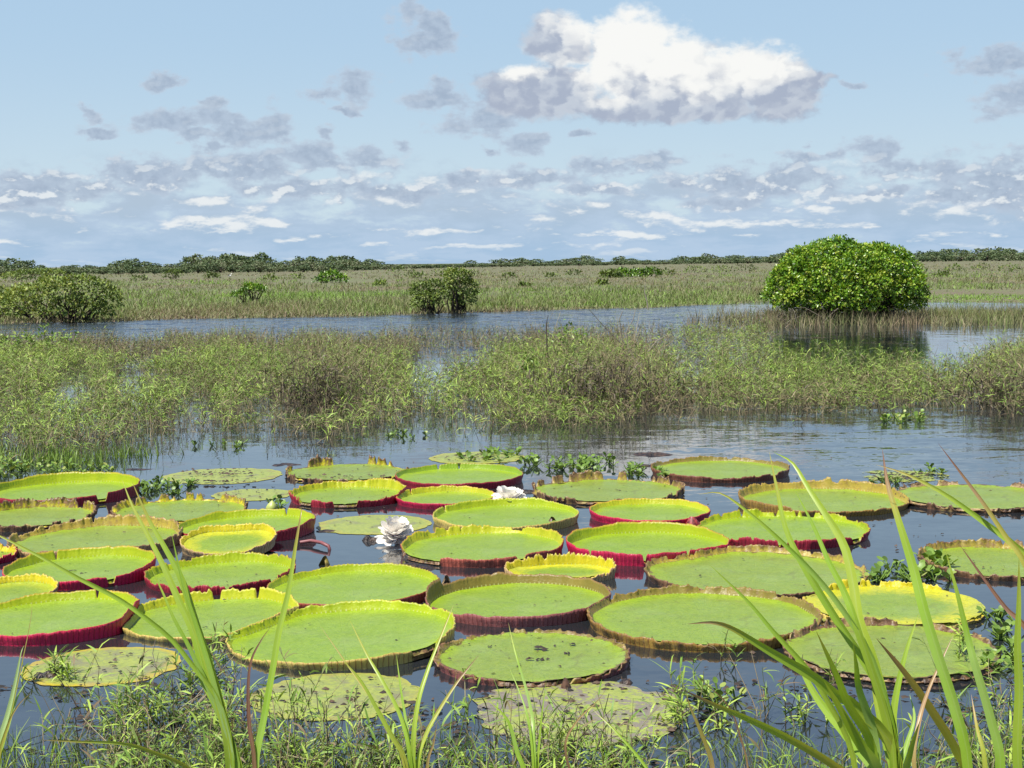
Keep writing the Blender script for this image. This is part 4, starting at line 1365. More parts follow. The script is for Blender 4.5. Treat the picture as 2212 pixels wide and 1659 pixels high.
def sunken(seed, L, R, B, lab, patch=-0.1, yel=0.5, rag=0.06, brown=0.0):
    c, r = outline(L, R, B)
    root = thing('sunken_lily_pad', lab, 'lily pad', c, 'old flat lily pads without a rim')
    nA, nR = 120, 12
    th = np.arange(nA) * 2 * math.pi / nA
    wob = 1 + rag * (cnoise(th, 1.6, seed) - 0.5) * 2 + rag * 1.2 * (cnoise(th, 6, seed + 1) - 0.5) * 2
    RR, TH = np.meshgrid(np.linspace(0, 1, nR), th, indexing='ij')
    X, Y = RR * np.cos(TH) * r * wob[None, :], RR * np.sin(TH) * r * wob[None, :]
    Z = 0.004 + 0.010 * fbm(X, Y, 3.5, seed) * (1 - RR ** 6)
    I = np.arange(X.size).reshape(X.shape)
    J = np.roll(I, -1, 1)
    F = np.stack([I[:-1], I[1:], J[1:], J[:-1]], -1).reshape(-1, 4)
    a = Acc()
    a.add(np.stack([X, Y, Z], -1).reshape(-1, 3), F, 0, rad=RR.ravel(), yel=yel, patch=patch, brown=brown)
    a.build('leaf_surface', MAT_SUNK, root, True)
    PADS.append((c, r * 0.9, 0.0, 1.0))
    return root


sunken(51, 48, 395, 1486, 'algae covered sunken pad with orange back edge in front of the vivid red rim', -0.22, 1.0, 0.06, 0.35)
sunken(52, 535, 918, 1560, 'algae covered sunken pad half hidden by weeds in front of the largest green pad', -0.30, 0.3, 0.06, 0.2)
sunken(53, 352, 613, 1047, 'flat pale pad sprinkled with dark specks in the back row, left', -0.30, 0.2)
sunken(54, 455, 634, 1083, 'flat pale pad behind the pale green bud in the left back', -0.18, 0.2)
sunken(55, 680, 936, 1156, 'flat dull pad lying in the water between the two white flowers', -0.22, 0.3)
sunken(56, 922, 1138, 1003, 'flat speckled pad farthest back in the centre by the hyacinths', -0.18, 0.3)
sunken(57, 1850, 2050, 1043, 'broken patchy pad far back at the right in open water', 0.10, 0.3, 0.12)
sunken(58, 1010, 1505, 1612, 'rotting sunken pad with yellow green patches nearest at the bottom', -0.16, 0.1, 0.10, 1.0)
sunken(59, 1740, 1800, 1345, 'scrap of flat leaf left of the flattened yellow edged pad', 0.0, 0.8, 0.15)

# dark bits of dead leaf scattered on the pads
mlit, t, b = material('leaf_litter')
t.put(b.inputs['Base Color'], t.mix(t.attr('t'), (0.012, 0.010, 0.008), (0.10, 0.060, 0.035)))
b.inputs['Roughness'].default_value = 0.75
a = Acc()


def litter(a, C, s, tt):
    """crumpled flake: a little fan of bent faces"""
    n = 7
    an = np.sort(RNG.uniform(0, 2 * math.pi, n))
    rr = s * RNG.uniform(0.45, 1.0, n)
    ring = np.stack([rr * np.cos(an), rr * np.sin(an) * 0.8, RNG.uniform(0.0, 0.35, n) * s], -1)
    V = np.concatenate([[[0, 0, s * RNG.uniform(0.3, 0.7)]], ring]) + np.asarray(C)
    F = [[0, i + 1, (i + 1) % n + 1, (i + 1) % n + 1] for i in range(n)]
    a.add(V, F, 0, t=tt)


for (c, r, h0, age) in PADS:
    nn = int(8 + age * 40 * RNG.random())
    for q_ in range(nn):
        rr, an = r * math.sqrt(RNG.random()) * 0.93, RNG.uniform(0, 2 * math.pi)
        litter(a, (c.x + rr * math.cos(an), c.y + rr * math.sin(an), 0.036 if h0 > 0 else 0.018), RNG.uniform(0.004, 0.015) * (1 + age), RNG.random() * 0.8)
for (u_, v_, s_) in [(862, 1385, .05), (885, 1378, .035), (845, 1392, .025), (918, 1345, .015), (1162, 1402, .055), (1145, 1424, .04), (1178, 1424, .035), (1215, 1412, .035), (1235, 1392, .03), (1060, 1396, .03), (1120, 1440, .025),
                     (1530, 1090, .02), (1200, 1370, .02), (180, 1238, .03), (160, 1232, .03), (210, 1240, .02), (230, 1236, .03), (1480, 1350, .02), (1660, 1122, .018)]:
    g_ = G(u_, v_, 0.04)
    for q_ in range(3):
        litter(a, (g_.x + RNG.normal(0, s_ * .5), g_.y + RNG.normal(0, s_ * .5), 0.038), s_ * RNG.uniform(.5, 1), RNG.random() * .4)
for (u_, v_, n_, su, sv) in [(480, 1022, 60, 90, 8), (470, 1040, 40, 90, 3), (1030, 985, 30, 60, 8), (1950, 1030, 40, 70, 10), (750, 1030, 26, 90, 6)]:
    for q_ in range(n_):
        g_ = G(u_ + RNG.normal(0, su * .5), v_ + RNG.normal(0, sv * .5), 0.03)
        litter(a, (g_.x, g_.y, 0.03), RNG.uniform(.015, .05), RNG.random() * .9)
tag(a.build('leaf_litter', mlit), 'dark specks and flakes of dead leaf lying on the pads', 'leaf litter', kind='stuff')

# floating rotten leaves
mrot, t, b = material('rotten_leaf')
p = t.objco()
t.put(b.inputs['Base Color'], t.mix(t.step(t.noise(p, 18.0, 4.0), 0.4, 0.7), (0.012, 0.009, 0.008), (0.085, 0.050, 0.032)))
b.inputs['Roughness'].default_value = 0.5
t.put(b.inputs['Normal'], t.bump(t.noise(p, 40.0, 4.0), 0.8, 0.02))


def rotten(u_, v_, wpx, label, hgt=0.05, asp=0.5):
    c = G(u_, v_)
    k = c.y / FOC
    rr = wpx * k / 2
    nA, nR = 40, 6
    th = np.arange(nA) * 2 * math.pi / nA
    sd = int(u_ + v_)
    RR, TH = np.meshgrid(np.linspace(0.02, 1, nR), th, indexing='ij')
    ww = 0.55 + 0.8 * cnoise(TH, 1.8, sd) + 0.35 * (cnoise(TH, 7, sd + 1) - 0.5)
    X, Y = RR * np.cos(TH) * rr * ww, RR * np.sin(TH) * rr * asp * ww
    Z = -0.01 + hgt * fbm(X * 1.0, Y * 1.0, 9.0, sd) * 1.5 * (1 - RR ** 3) + hgt * 0.5 * np.clip(cnoise(TH, 5, sd + 3) - 0.5, 0, 1) * RR
    I = np.arange(X.size).reshape(X.shape)
    J = np.roll(I, -1, 1)
    F = np.stack([I[:-1], I[1:], J[1:], J[:-1]], -1).reshape(-1, 4)
    ac = Acc()
    ac.add(np.stack([X, Y, Z], -1).reshape(-1, 3) + np.array(c), F)
    return tag(ac.build('rotten_leaf', mrot, None, True, loc=c), label, 'dead leaf', 'rotten leaves afloat')


rotten(620, 1004, 70, 'flat black rotten leaf far back between two flat pads', .03, .8)
rotten(800, 1168, 42, 'lump of black rotten leaf touching the left of the nearer white flower', .07, .7)
rotten(895, 1205, 60, 'black rotten remains at the left end of the rusty rimmed pad', .07, .9)
rotten(855, 1228, 170, 'long black rotten leaf afloat behind the broad rust rimmed pad', .05, .8)
rotten(745, 1228, 110, 'thin dark rotten leaf afloat left of the longest one', .03, .5)
rotten(1412, 982, 90, 'dark rotten leaf on the pale water far back right of the centre', .04, .7)
rotten(1385, 1007, 60, 'low dark rotten scrap beside the hyacinths right of the centre', .03, .6)
rotten(705, 1148, 60, 'dull dark leaf afloat right of the deep red rim', .03, .7)
rotten(1225, 1475, 30, 'small brown curled leaf under the nearest central pad', .05, .8)
rotten(1352, 1476, 40, 'brown leaf scrap in the water right of the nearest central pad', .04, .7)
rotten(1452, 1492, 44, 'mossy brown lump in the water by the weeds, bottom right of the centre', .06, .8)
rotten(1110, 1488, 24, 'little brown scrap in the water below the nearest central pad', .03, .8)
rotten(315, 1480, 70, 'dark rotten leaf by the sunken pad at the lower left', .04, .7)
rotten(105, 1462, 80, 'dark rotten clod under the weed tuft at the lower left', .07, .7)
rotten(1150, 1063, 60, 'dark weedy scrap between the farther white flower and a torn pad', .05, .6)
rotten(300, 1014, 90, 'thin dark scrap afloat behind the leftmost hyacinths', .02, .5)

# curled leaves and a looped stalk
def curl_leaf(u_, v_, wpx, hpx, label, col, rot=0.0):
    c = G(u_, v_)
    k = c.y / FOC
    ww, hh = wpx * k, hpx * k
    na, nz_ = 22, 7
    A, Zq = np.meshgrid(np.linspace(-2.3, 1.9, na), np.linspace(0, 1, nz_), indexing='ij')
    rr = ww / 2 * (1 - 0.62 * Zq ** 1.4) * (1 + 0.12 * A / 2)
    hz_ = hh * (0.62 + 0.38 * np.cos(A * 0.7))
    X, Y, Z = rr * np.cos(A + rot), rr * np.sin(A + rot), -0.01 + Zq * hz_
    I = np.arange(X.size).reshape(X.shape)
    F = np.stack([I[:-1, :-1], I[1:, :-1], I[1:, 1:], I[:-1, 1:]], -1).reshape(-1, 4)
    ac = Acc()
    ac.add(np.stack([X, Y, Z], -1).reshape(-1, 3) + np.array(c), F, 0, t=Zq.ravel())
    mm, tt_, bb = material('curled_leaf')
    p_ = tt_.objco()
    tt_.put(bb.inputs['Base Color'], tt_.mix(tt_.step(tt_.noise(p_, 30.0, 4.0), 0.42, 0.62), col, tuple(x * 0.3 for x in col)))
    bb.inputs['Roughness'].default_value = 0.5
    return tag(ac.build('curled_leaf', mm, None, True, loc=c), label, 'curled leaf')


curl_leaf(701, 1222, 26, 24, 'small yellow brown curled leaf poking from the water left of the centre', (0.32, 0.24, 0.04), 1.0)
curl_leaf(966, 1266, 26, 26, 'small tan curled leaf tip behind the purplish brown rimmed pad', (0.33, 0.24, 0.13), 2.0)
curl_leaf(1495, 1134, 36, 22, 'small curled crimson and green young pad between two pads on the right', (0.34, 0.05, 0.05), 4.5)
curl_leaf(1222, 1488, 26, 30, 'pointed dark brown curled leaf at the front of the nearest central pad', (0.12, 0.06, 0.035), 4.4)
curl_leaf(1195, 1132, 26, 18, 'dark brown curl of torn rim beside the decayed pad', (0.12, 0.06, 0.04), 2.4)

c = G(228, 1128)
k = c.y / FOC
a = Acc()
an = np.linspace(-0.2, 2 * math.pi - 0.6, 22)
loop = np.stack([np.cos(an) * 19 * k, np.sin(an) * 0.16, 0.03 + 0.012 * np.sin(an * 2)], -1) + np.array(c)
a.tubes(loop[None], 0.016, 0.35, 0, 6)
tag(a.build('looped_stalk', MAT_BARK, None, True, loc=c), 'brown looped lily stalk afloat between the pads at the left', 'stalk')
a = Acc()
c = G(688, 1172)
loop = np.array([[G(648, 1172, .03), G(672, 1168, .045), G(694, 1172, .05), G(710, 1180, .04), G(712, 1190, -.01)]])
a.tubes(loop, np.array([[.02, .02, .018, .018, .02]]), 0.55, 0, 6)
mm, t_, b_ = material('red_stalk')
b_.inputs['Base Color'].default_value = (0.22, 0.07, 0.07, 1)
tag(a.build('lily_stalk', mm, None, True, loc=c), 'reddish lily stalk lying in the water right of the deep red rim', 'stalk')

# ------------------------------------------------------------------ white lily flowers and a bud
mpet, t, b = material('white_petal')
colr = t.mix(t.step(t.attr('t'), 0.25, 0.0), (0.93, 0.88, 0.79), (0.78, 0.45, 0.50))
t.put(b.inputs['Base Color'], colr)
b.inputs['Roughness'].default_value = 0.45
tr = t.n.new('ShaderNodeBsdfTranslucent')
tr.inputs[0].default_value = (0.95, 0.90, 0.82, 1)
mx = t.n.new('ShaderNodeMixShader')
mx.inputs[0].default_value = 0.25
t.l.new(b.outputs[0], mx.inputs[1])
t.l.new(tr.outputs[0], mx.inputs[2])
t.l.new(mx.outputs[0], t.n['Material Output'].inputs[0])


def petal_mesh():
    ac = Acc()
    s, x = np.meshgrid(np.linspace(0, 1, 9), np.linspace(-1, 1, 5), indexing='ij')
    wd = 0.60 * np.sqrt(np.clip((s + 0.05) * (1.03 - s), 0, 1)) * (0.75 + 0.35 * s)
    X = s
    Y = x * wd
    Z = 0.30 * s ** 2 - 0.10 * s + 0.35 * (x * wd) ** 2 / 0.3 + 0.0 * s - 0.16 * np.clip(s - 0.8, 0, 1)
    I = np.arange(X.size).reshape(X.shape)
    F = np.stack([I[:-1, :-1], I[1:, :-1], I[1:, 1:], I[:-1, 1:]], -1).reshape(-1, 4)
    ac.add(np.stack([X, Y, Z], -1).reshape(-1, 3), F, 0, t=s.ravel())
    o = ac.build('petal', mpet, None, True)
    return o


def flower(u_, v_, wpx, label, tilt, whorls):
    c = G(u_, v_)
    k = c.y / FOC
    sz = wpx * k / 2
    rt = thing('lily_flower', label, 'flower', c + Vector((0, 0, 0.03)), 'white lily flowers')
    rt.rotation_euler = tilt
    pr = petal_mesh()
    first = True
    for (n_, elv, L_, z_) in whorls:
        for q_ in range(n_):
            o = pr if first else pr.copy()
            if not first:
                COL.objects.link(o)
            first = False
            o.parent = rt
            an = (q_ + 0.5 * RNG.random() + (0.5 if n_ % 2 else 0)) * 2 * math.pi / n_
            o.matrix_local = (Matrix.Translation((0, 0, z_ * sz)) @ Matrix.Rotation(an, 4, 'Z') @ Matrix.Translation((0.06 * sz, 0, 0)) @
                              Matrix.Rotation(-math.radians(elv + RNG.normal(0, 5)), 4, 'Y') @ Matrix.Rotation(RNG.normal(0, 0.12), 4, 'X') @
                              Matrix.Diagonal((sz * L_ * RNG.uniform(.92, 1.08), sz * L_ * RNG.uniform(.85, 1.05), sz * L_, 1)))
    return rt


flower(1098, 1094, 78, 'white lily flower behind, resting against the crimson rimmed pad', (math.radians(8), math.radians(2), 0.4),
       [(10, -6, 1.0, .08), (11, 12, .98, .16), (11, 28, .90, .22), (10, 46, .78, .26), (8, 64, .58, .28)])
flower(852, 1172, 80, 'nearer white lily flower tilted to the left with drooping outer petals', (math.radians(14), math.radians(-12), 1.1),
       [(9, -14, 1.02, .12), (10, 10, 1.0, .26), (11, 32, .98, .34), (10, 50, .90, .40), (8, 66, .74, .42)])

bc = G(585, 1110)
k = bc.y / FOC
rt = thing('lily_bud', 'pale green pointed lily bud standing behind the deep red rimmed pad', 'flower bud', bc)
mb, t, b = material('bud_green')
t.put(b.inputs['Base Color'], t.mix(t.step(t.attr('t'), 0.1, 0.9), (0.30, 0.34, 0.06), (0.42, 0.48, 0.12)))
b.inputs['Roughness'].default_value = 0.4
prof = np.array([(0.0, 0.30), (0.12, 0.75), (0.3, 1.0), (0.5, 0.96), (0.7, 0.72), (0.86, 0.38), (0.96, 0.13), (1.0, 0.02)])
hgt = 30 * k
for q_ in range(4):
    an = np.linspace(-0.95, 0.95, 7) + q_ * math.pi / 2 + 0.4
    S_, A_ = np.meshgrid(prof[:, 0], an, indexing='ij')
    Rp = np.interp(S_, prof[:, 0], prof[:, 1]) * 13 * k * (1 + 0.06 * (q_ % 2)) * (1 - 0.10 * np.abs(A_ - q_ * math.pi / 2 - 0.4))
    ac = Acc()
    I = np.arange(S_.size).reshape(S_.shape)
    F = np.stack([I[:-1, :-1], I[:-1, 1:], I[1:, 1:], I[1:, :-1]], -1).reshape(-1, 4)
    ac.add(np.stack([Rp * np.cos(A_) + 0.12 * S_ * hgt, Rp * np.sin(A_), S_ * hgt], -1).reshape(-1, 3), F, 0, t=S_.ravel())
    ac.build('sepal', mb, rt, True)

# ------------------------------------------------------------------ floating hyacinth clumps
def hyacinth(region, n, label, size=0.085, tmean=0.5):
    """region: list of (u, v, su, sv) spots of the photograph the rosettes are spread round"""
    c = G(region[0][0], region[0][1])
    rt = thing('hyacinth_clump', label, 'water plant', c, 'floating hyacinth clumps')
    la, sa = Acc(), Acc()
    for q_ in range(n):
        (u_, v_, su, sv) = region[q_ % len(region)]
        b0 = np.array(G(u_ + RNG.uniform(-su, su), v_ + RNG.uniform(-sv, sv)))
        nl = int(RNG.integers(4, 8))
        azm = RNG.uniform(0, 2 * math.pi, nl)
        el0 = RNG.uniform(0.35, 1.35, nl)
        Ls = RNG.uniform(0.6, 1.5, nl) * size
        size_ = size * 0.8
        Ls = Ls * 0.8
        P = curve_set(np.repeat(b0[None], nl, 0), azm, el0, RNG.uniform(-0.2, 0.5, nl), Ls, 4)
        sa.tubes(P, 0.006, RNG.uniform(0.4, 0.8), 0, 4)
        tip = P[:, -1]
        rr = RNG.uniform(0.6, 1.0, nl) * size_ * 0.5
        tilt = RNG.uniform(0.2, 1.1, nl)
        nrm = np.stack([-np.cos(azm) * np.sin(tilt), -np.sin(azm) * np.sin(tilt), np.cos(tilt)], -1)
        D_ = np.stack([np.cos(azm) * np.cos(tilt), np.sin(azm) * np.cos(tilt), np.sin(tilt)], -1)
        S_ = np.stack([-np.sin(azm), np.cos(azm), 0 * azm], -1)
        an = np.arange(8) * 2 * math.pi / 8
        ring = tip[:, None] + rr[:, None, None] * (D_[:, None] * (0.9 + np.cos(an))[None, :, None] + S_[:, None] * (np.sin(an) * 0.95)[None, :, None]) + nrm[:, None] * (rr[:, None, None] * 0.18)
        cen = tip + D_ * rr[:, None] * 0.9
        V = np.concatenate([cen[:, None], ring], 1).reshape(-1, 3)
        I = np.arange(len(V)).reshape(nl, 9)
        F = np.concatenate([np.stack([I[:, 0], I[:, 1 + j], I[:, 1 + (j + 1) % 8], I[:, 1 + (j + 1) % 8]], -1) for j in range(8)])
        la.add(V, F, 0, t=np.repeat(np.clip(RNG.normal(tmean, 0.2, nl), 0, 1), 9))
    tag(la.build('leaves', MAT_HYA, rt, True, loc=c), kind='stuff')
    tag(sa.build('stalks', MAT_HYA, rt, loc=c), kind='stuff')
    return rt


hyacinth([(1250, 1008, 66, 12), (1240, 1018, 60, 8), (1290, 1002, 40, 8)], 37, 'largest raft of green hyacinth leaves behind the torn brown pad', .09)
hyacinth([(1050, 992, 50, 7), (1090, 988, 40, 9), (1150, 1002, 30, 6)], 22, 'hyacinth leaves along the front of the farthest flat pad', .10, .45)
hyacinth([(1372, 1024, 24, 10)], 9, 'small hyacinth tuft left of the lone pad on the right', .09, .4)
hyacinth([(1425, 1030, 16, 8)], 4, 'little hyacinth tuft touching the left end of the lone back pad', .08, .35)
hyacinth([(350, 1058, 50, 12), (320, 1050, 30, 10), (390, 1050, 30, 5)], 27, 'low hyacinth strip between the two leftmost back pads', .075, .5)
hyacinth([(1990, 1243, 70, 18), (1950, 1250, 60, 10), (2010, 1222, 40, 10)], 24, 'glossy hyacinth clump in front of the curled pad at the right edge', .095, .6)
hyacinth([(1890, 1257, 14, 4)], 4, 'lone hyacinth rosette beside the wide pale pad', .085, .5)
hyacinth([(2170, 1395, 60, 60), (2190, 1360, 40, 40), (2160, 1440, 40, 30)], 24, 'straggling hyacinth clump at the right edge behind the tall blades', .075, .6)
hyacinth([(60, 1008, 90, 14), (170, 1022, 70, 12), (0, 1020, 60, 14)], 55, 'bright hyacinth raft at the left edge in front of the grass', .085, .7)
hyacinth([(1955, 908, 50, 6)], 16, 'small bright hyacinth raft at the front of the right weed bed', .10, .75)
hyacinth([(1905, 1045, 36, 8)], 7, 'dark hyacinth tuft left of the brown rimmed pad at the right edge', .08, .3)
hyacinth([(2010, 1020, 40, 8)], 6, 'sparse hyacinth bits beside the broken patchy pad', .07, .35)
hyacinth([(1560, 1528, 40, 24), (1530, 1510, 30, 20)], 8, 'round leaved water plant at the bottom right among the shore weeds', .075, .7)
hyacinth([(598, 1095, 10, 12)], 4, 'two tall hyacinth leaves beside the lily bud', .09, .4)
hyacinth([(480, 965, 60, 6), (880, 942, 40, 6)], 14, 'hyacinth bits floating at the foot of the left weed bed', .07, .45)
# ------------------------------------------------------------------ grass tufts at the left, beyond the pads
mgr = leafy('bright_grass', [(0.0, (0.17, 0.18, 0.06)), (0.5, (0.17, 0.27, 0.045)), (1.0, (0.26, 0.38, 0.06))], 0.45, 0.25, 0.35, 0.15, 4.0)
def tuft(u_, v_, n, H, spread, label, tmean=0.6, name='grass_tuft', group='bright grass tufts at the left shore', Wb=(0.010, 0.020), lean=0.3, droop=0.5):
    c = G(u_, v_)
    ac = Acc()
    B_ = np.array(c) + np.stack([RNG.normal(0, spread, n), RNG.normal(0, spread * .7, n), np.full(n, -0.02)], -1)
    blades(ac, B_, RNG.uniform(0.45, 1.0, n) * H, RNG.uniform(*Wb, n), np.clip(RNG.normal(tmean, 0.22, n), 0, 1), lean, droop, 5)
    return tag(ac.build(name, mgr, None, loc=c), label, 'grass', group)


for (u_, v_, lab) in [(100, 1000, 'bright green grass tuft at the left between weeds and hyacinths'), (165, 1008, 'grass tuft right of the brightest one at the left'), (222, 990, 'small grass tuft at the right end of the left hyacinth raft'),
                      (40, 985, 'grass tuft at the left edge behind the hyacinth raft'), (285, 985, 'thin grass tuft in open water left of the flat pads'), (140, 985, 'grass tuft behind the brightest one at the left')]:
    tuft(u_, v_, 90, 0.30, 0.25, lab)

# leafy green creeper on the central weed mound and on the left
def leafy_spray(u_, v_, n, spread, zc, label, leaf=0.075):
    c = G(u_, v_)
    rt = thing('leafy_creeper', label, 'creeper', c, 'bright creepers on the weed bed')
    ac, st = Acc(), Acc()
    m_ = 9
    tips = np.array(c) + np.stack([RNG.normal(0, spread, m_), RNG.normal(0, spread * .6, m_), zc + RNG.normal(0, spread * .5, m_)], -1)
    P = limbs(st, np.array(c) + np.array([0, 0, -0.03]), tips, 0.008, 0.004, 0.3, Kk=7, wob=.05, sides=4)
    i_ = RNG.integers(0, m_, n)
    j_ = RNG.integers(3, 7, n)
    C = P[i_, j_] + RNG.normal(0, 0.06, (n, 3))
    ac.kites(C, RNG.normal(0, 1, (n, 3)) + [0, 0, .2], RNG.normal(0, .6, (n, 3)) + [0, -.3, 1], RNG.uniform(.7, 1.2, n) * leaf, RNG.uniform(.45, .7, n) * leaf, np.clip(RNG.normal(.7, .2, n), 0, 1))
    tag(ac.build('leaves', MAT_HYA, rt, loc=c), kind='stuff')
    tag(st.build('stems', MAT_BARK, rt, loc=c), kind='stuff')


leafy_spray(1140, 850, 170, .22, .75, 'bright leafy creeper at the left shoulder of the central weed mound', .10)
leafy_spray(1225, 842, 120, .20, 1.25, 'bright leafy sprig topping the central weed mound', .10)
leafy_spray(15, 778, 170, .45, .65, 'pale leafy creeper at the left edge on top of the weed bed', .13)
leafy_spray(95, 782, 150, .40, .65, 'yellow green leafy creeper beside the one at the left edge', .13)
leafy_spray(145, 776, 90, .25, .70, 'pale leafy sprig right of the yellow green creeper', .12)

# dead branches
def dead_branch(pts, D, r0, label, tt):
    P = np.array([at(u_, v_, D + dd) for (u_, v_, dd) in pts])
    ac = Acc()
    K_ = len(P)
    ac.tubes(P[None], np.linspace(r0, r0 * 0.4, K_)[None], tt, 0, 5)
    return tag(ac.build('dead_branch', MAT_BARK, None, loc=P[0]), label, 'dead branch', 'dead branches in the weed bed')


Dm = G(1270, 845).y
dead_branch([(1190, 820, 0), (1182, 760, .1), (1180, 700, 0), (1184, 682, .1)], Dm, .022, 'dark upright dead branch at the left of the central mound', .3)
dead_branch([(1420, 800, .3), (1340, 740, .2), (1300, 700, .1), (1270, 665, 0)], Dm + 1, .014, 'thin grey dead branch leaning left over the central mound', .75)
dead_branch([(1380, 790, 0), (1345, 735, .1), (1338, 690, 0), (1345, 672, 0)], Dm + 1, .018, 'pale forked dead branch at the right of the central mound', .95)
dead_branch([(1360, 770, 0), (1352, 720, .1), (1368, 690, 0), (1374, 664, 0)], Dm + 1.5, .015, 'thin pale upright branch beside the forked one', 1.0)
dead_branch([(1400, 760, 0), (1420, 735, 0), (1450, 720, 0)], Dm + 1.5, .014, 'short pale branch pointing right behind the central mound', .95)
dead_branch([(1190, 880, -.4), (1230, 892, -.5), (1268, 900, -.6)], Dm - 1, .014, 'straw coloured fallen stem low on the central mound', 1.0)
dead_branch([(1215, 792, -.2), (1232, 786, -.25), (1236, 789, -.3), (1252, 808, -.3)], Dm - 1.2, .016, 'bent straw coloured leaf stalk on the face of the central mound', 1.0)
dead_branch([(1400, 668, 0), (1397, 648, 0), (1392, 630, 0), (1394, 612, 0)], 62, .03, 'pale leaning reed stalk against the far bank', 1.0)
dead_branch([(2120, 880, 0), (2108, 830, .1), (2095, 812, 0), (2080, 800, 0)], G(2120, 872).y, .016, 'dark dead branch in the brown bush at the right edge', .2)
dead_branch([(2120, 880, 0), (2135, 840, .1), (2150, 800, 0), (2190, 780, 0)], G(2120, 872).y + .3, .014, 'grey dead branch arching right at the right edge', .6)
dead_branch([(700, 800, 0), (690, 770, 0), (712, 735, 0), (705, 712, 0)], G(700, 840).y, .014, 'thin pale dead branch over the left weed mound', .9)
dead_branch([(620, 790, 0), (650, 770, .1), (690, 780, 0)], G(650, 850).y, .018, 'dark drooping dead branch in the left weed mound', .1)

# brown thatch of dead leaves in the hearts of the weed mounds
def thatch(u_, v_, n, sx, sz, z0, label):
    c = G(u_, v_)
    ac = Acc()
    B_ = np.array(c) + np.stack([RNG.normal(0, sx, n), RNG.normal(0, sx * .45, n), np.abs(RNG.normal(z0, sz, n))], -1)
    leaf_set(ac, B_, RNG.uniform(0, 6.28, n), RNG.uniform(-1.2, 0.7, n), RNG.uniform(.10, .30, n), RNG.uniform(.008, .02, n), RNG.uniform(.2, 1.4, n), RNG.random(n) ** 2.0 * .8, (.5, 1, .6, 0))
    return tag(ac.build('dead_thatch', MAT_BARK, None, loc=c), label, 'dead leaves', 'thatch of dead leaves in the weed mounds', 'stuff')


thatch(700, 890, 1300, .50, .24, .45, 'dark brown thatch in the heart of the left weed mound')
thatch(1290, 890, 1300, .60, .26, .50, 'dark brown thatch in the heart of the central weed mound')
thatch(1150, 872, 300, .3, .2, .25, 'small brown thatch at the left foot of the central mound')
thatch(2175, 880, 1000, .55, .22, .30, 'dark brown thatch of the bush at the right edge')
thatch(1450, 870, 300, .4, .2, .25, 'brown thatch patch right of the central mound')

# ------------------------------------------------------------------ weeds in the shallows at the foot of the bank
def zbase(y):
    return np.maximum(bank_z(y), -0.03)


pts = []
def scatter(n, u0, u1, v0, v1):
    for q_ in range(n):
        u_, v_ = RNG.uniform(u0, u1), RNG.uniform(v0, v1)
        g_ = G(u_, v_)
        pts.append((g_.x, g_.y))


scatter(640, -250, 2450, 1635, 1900)
scatter(230, -200, 2420, 1600, 1690)
scatter(44, 160, 520, 1500, 1620)
scatter(14, 560, 960, 1580, 1640)
scatter(60, 1400, 1720, 1540, 1640)
scatter(46, 2040, 2320, 1480, 1640)
scatter(30, 1650, 2060, 1580, 1650)
scatter(16, 1000, 1400, 1610, 1660)
B = np.array([(x_, y_, 0) for x_, y_ in pts])
B[:, 2] = zbase(B[:, 1]) - 0.02
nn = len(B)
cl = fbm(B[:, 0], B[:, 1], 1.6, 61)
sel = RNG.random(nn) < sst(cl, 0.38, 0.60) * 0.80 + 0.08
B, cl = B[sel], cl[sel]
nn = len(B)
# several stems per root
B = np.repeat(B, 3, 0) + np.stack([RNG.normal(0, .05, nn * 3), RNG.normal(0, .05, nn * 3), np.zeros(nn * 3)], -1)
a = Acc()
weeds(a, B, (.10 + .42 * RNG.random(len(B)) ** 2.0) * (0.7 + 0.6 * np.repeat(cl, 3)), 8, (.06, .18), (.008, .017), np.clip(RNG.normal(.66, .22, len(B)), 0, 1), .28, .38, .12, .0034, 5, (0, 1), (.4, 1.0, .7, 0.0), (0.1, 1.2))
tag(a.build('shore_weeds', [MAT_NEARWEED, MAT_STALK]), 'low leafy green weeds tangled along the muddy water edge at the bottom', 'weeds', kind='stuff')
# dry twigs between them
B2 = B[RNG.choice(len(B), 420, replace=False)]
a = Acc()
azm = RNG.uniform(0, 6.28, len(B2))
P = curve_set(B2, azm, RNG.uniform(.1, 1.5, len(B2)), RNG.normal(0, .5, len(B2)), RNG.uniform(.12, .5, len(B2)), 6, .03)
a.tubes(P, np.linspace(.004, .002, 6)[None], RNG.uniform(0.1, 1, len(B2)), 0, 4)
tag(a.build('dry_twigs', MAT_BARK), 'thin dry twigs scattered among the weeds at the water edge', 'twigs', kind='stuff')

# fine grass along the bottom
n_ = 2100
uu_, vv_ = RNG.uniform(-250, 2450, n_), 1590 + 330 * RNG.random(n_) ** 0.8
Bg = np.array([list(G(a_, b_)) for a_, b_ in zip(uu_, vv_)])
kp = fbm(Bg[:, 0], Bg[:, 1], 1.4, 83) > 0.46
Bg = Bg[kp]
Bg[:, 2] = zbase(Bg[:, 1]) - 0.01
a = Acc()
for q_ in range(3):
    bb = Bg + np.stack([RNG.normal(0, .04, len(Bg)), RNG.normal(0, .04, len(Bg)), np.zeros(len(Bg))], -1)
    blades(a, bb, .12 + .36 * RNG.random(len(Bg)) ** 1.6, RNG.uniform(.004, .010, len(Bg)), np.clip(RNG.normal(.62, .24, len(Bg)), 0, 1), .35, 1.0, 6)
tag(a.build('shore_grass', MAT_NEARWEED), 'fine curving grass mixed with the weeds along the bottom edge', 'grass', kind='stuff')

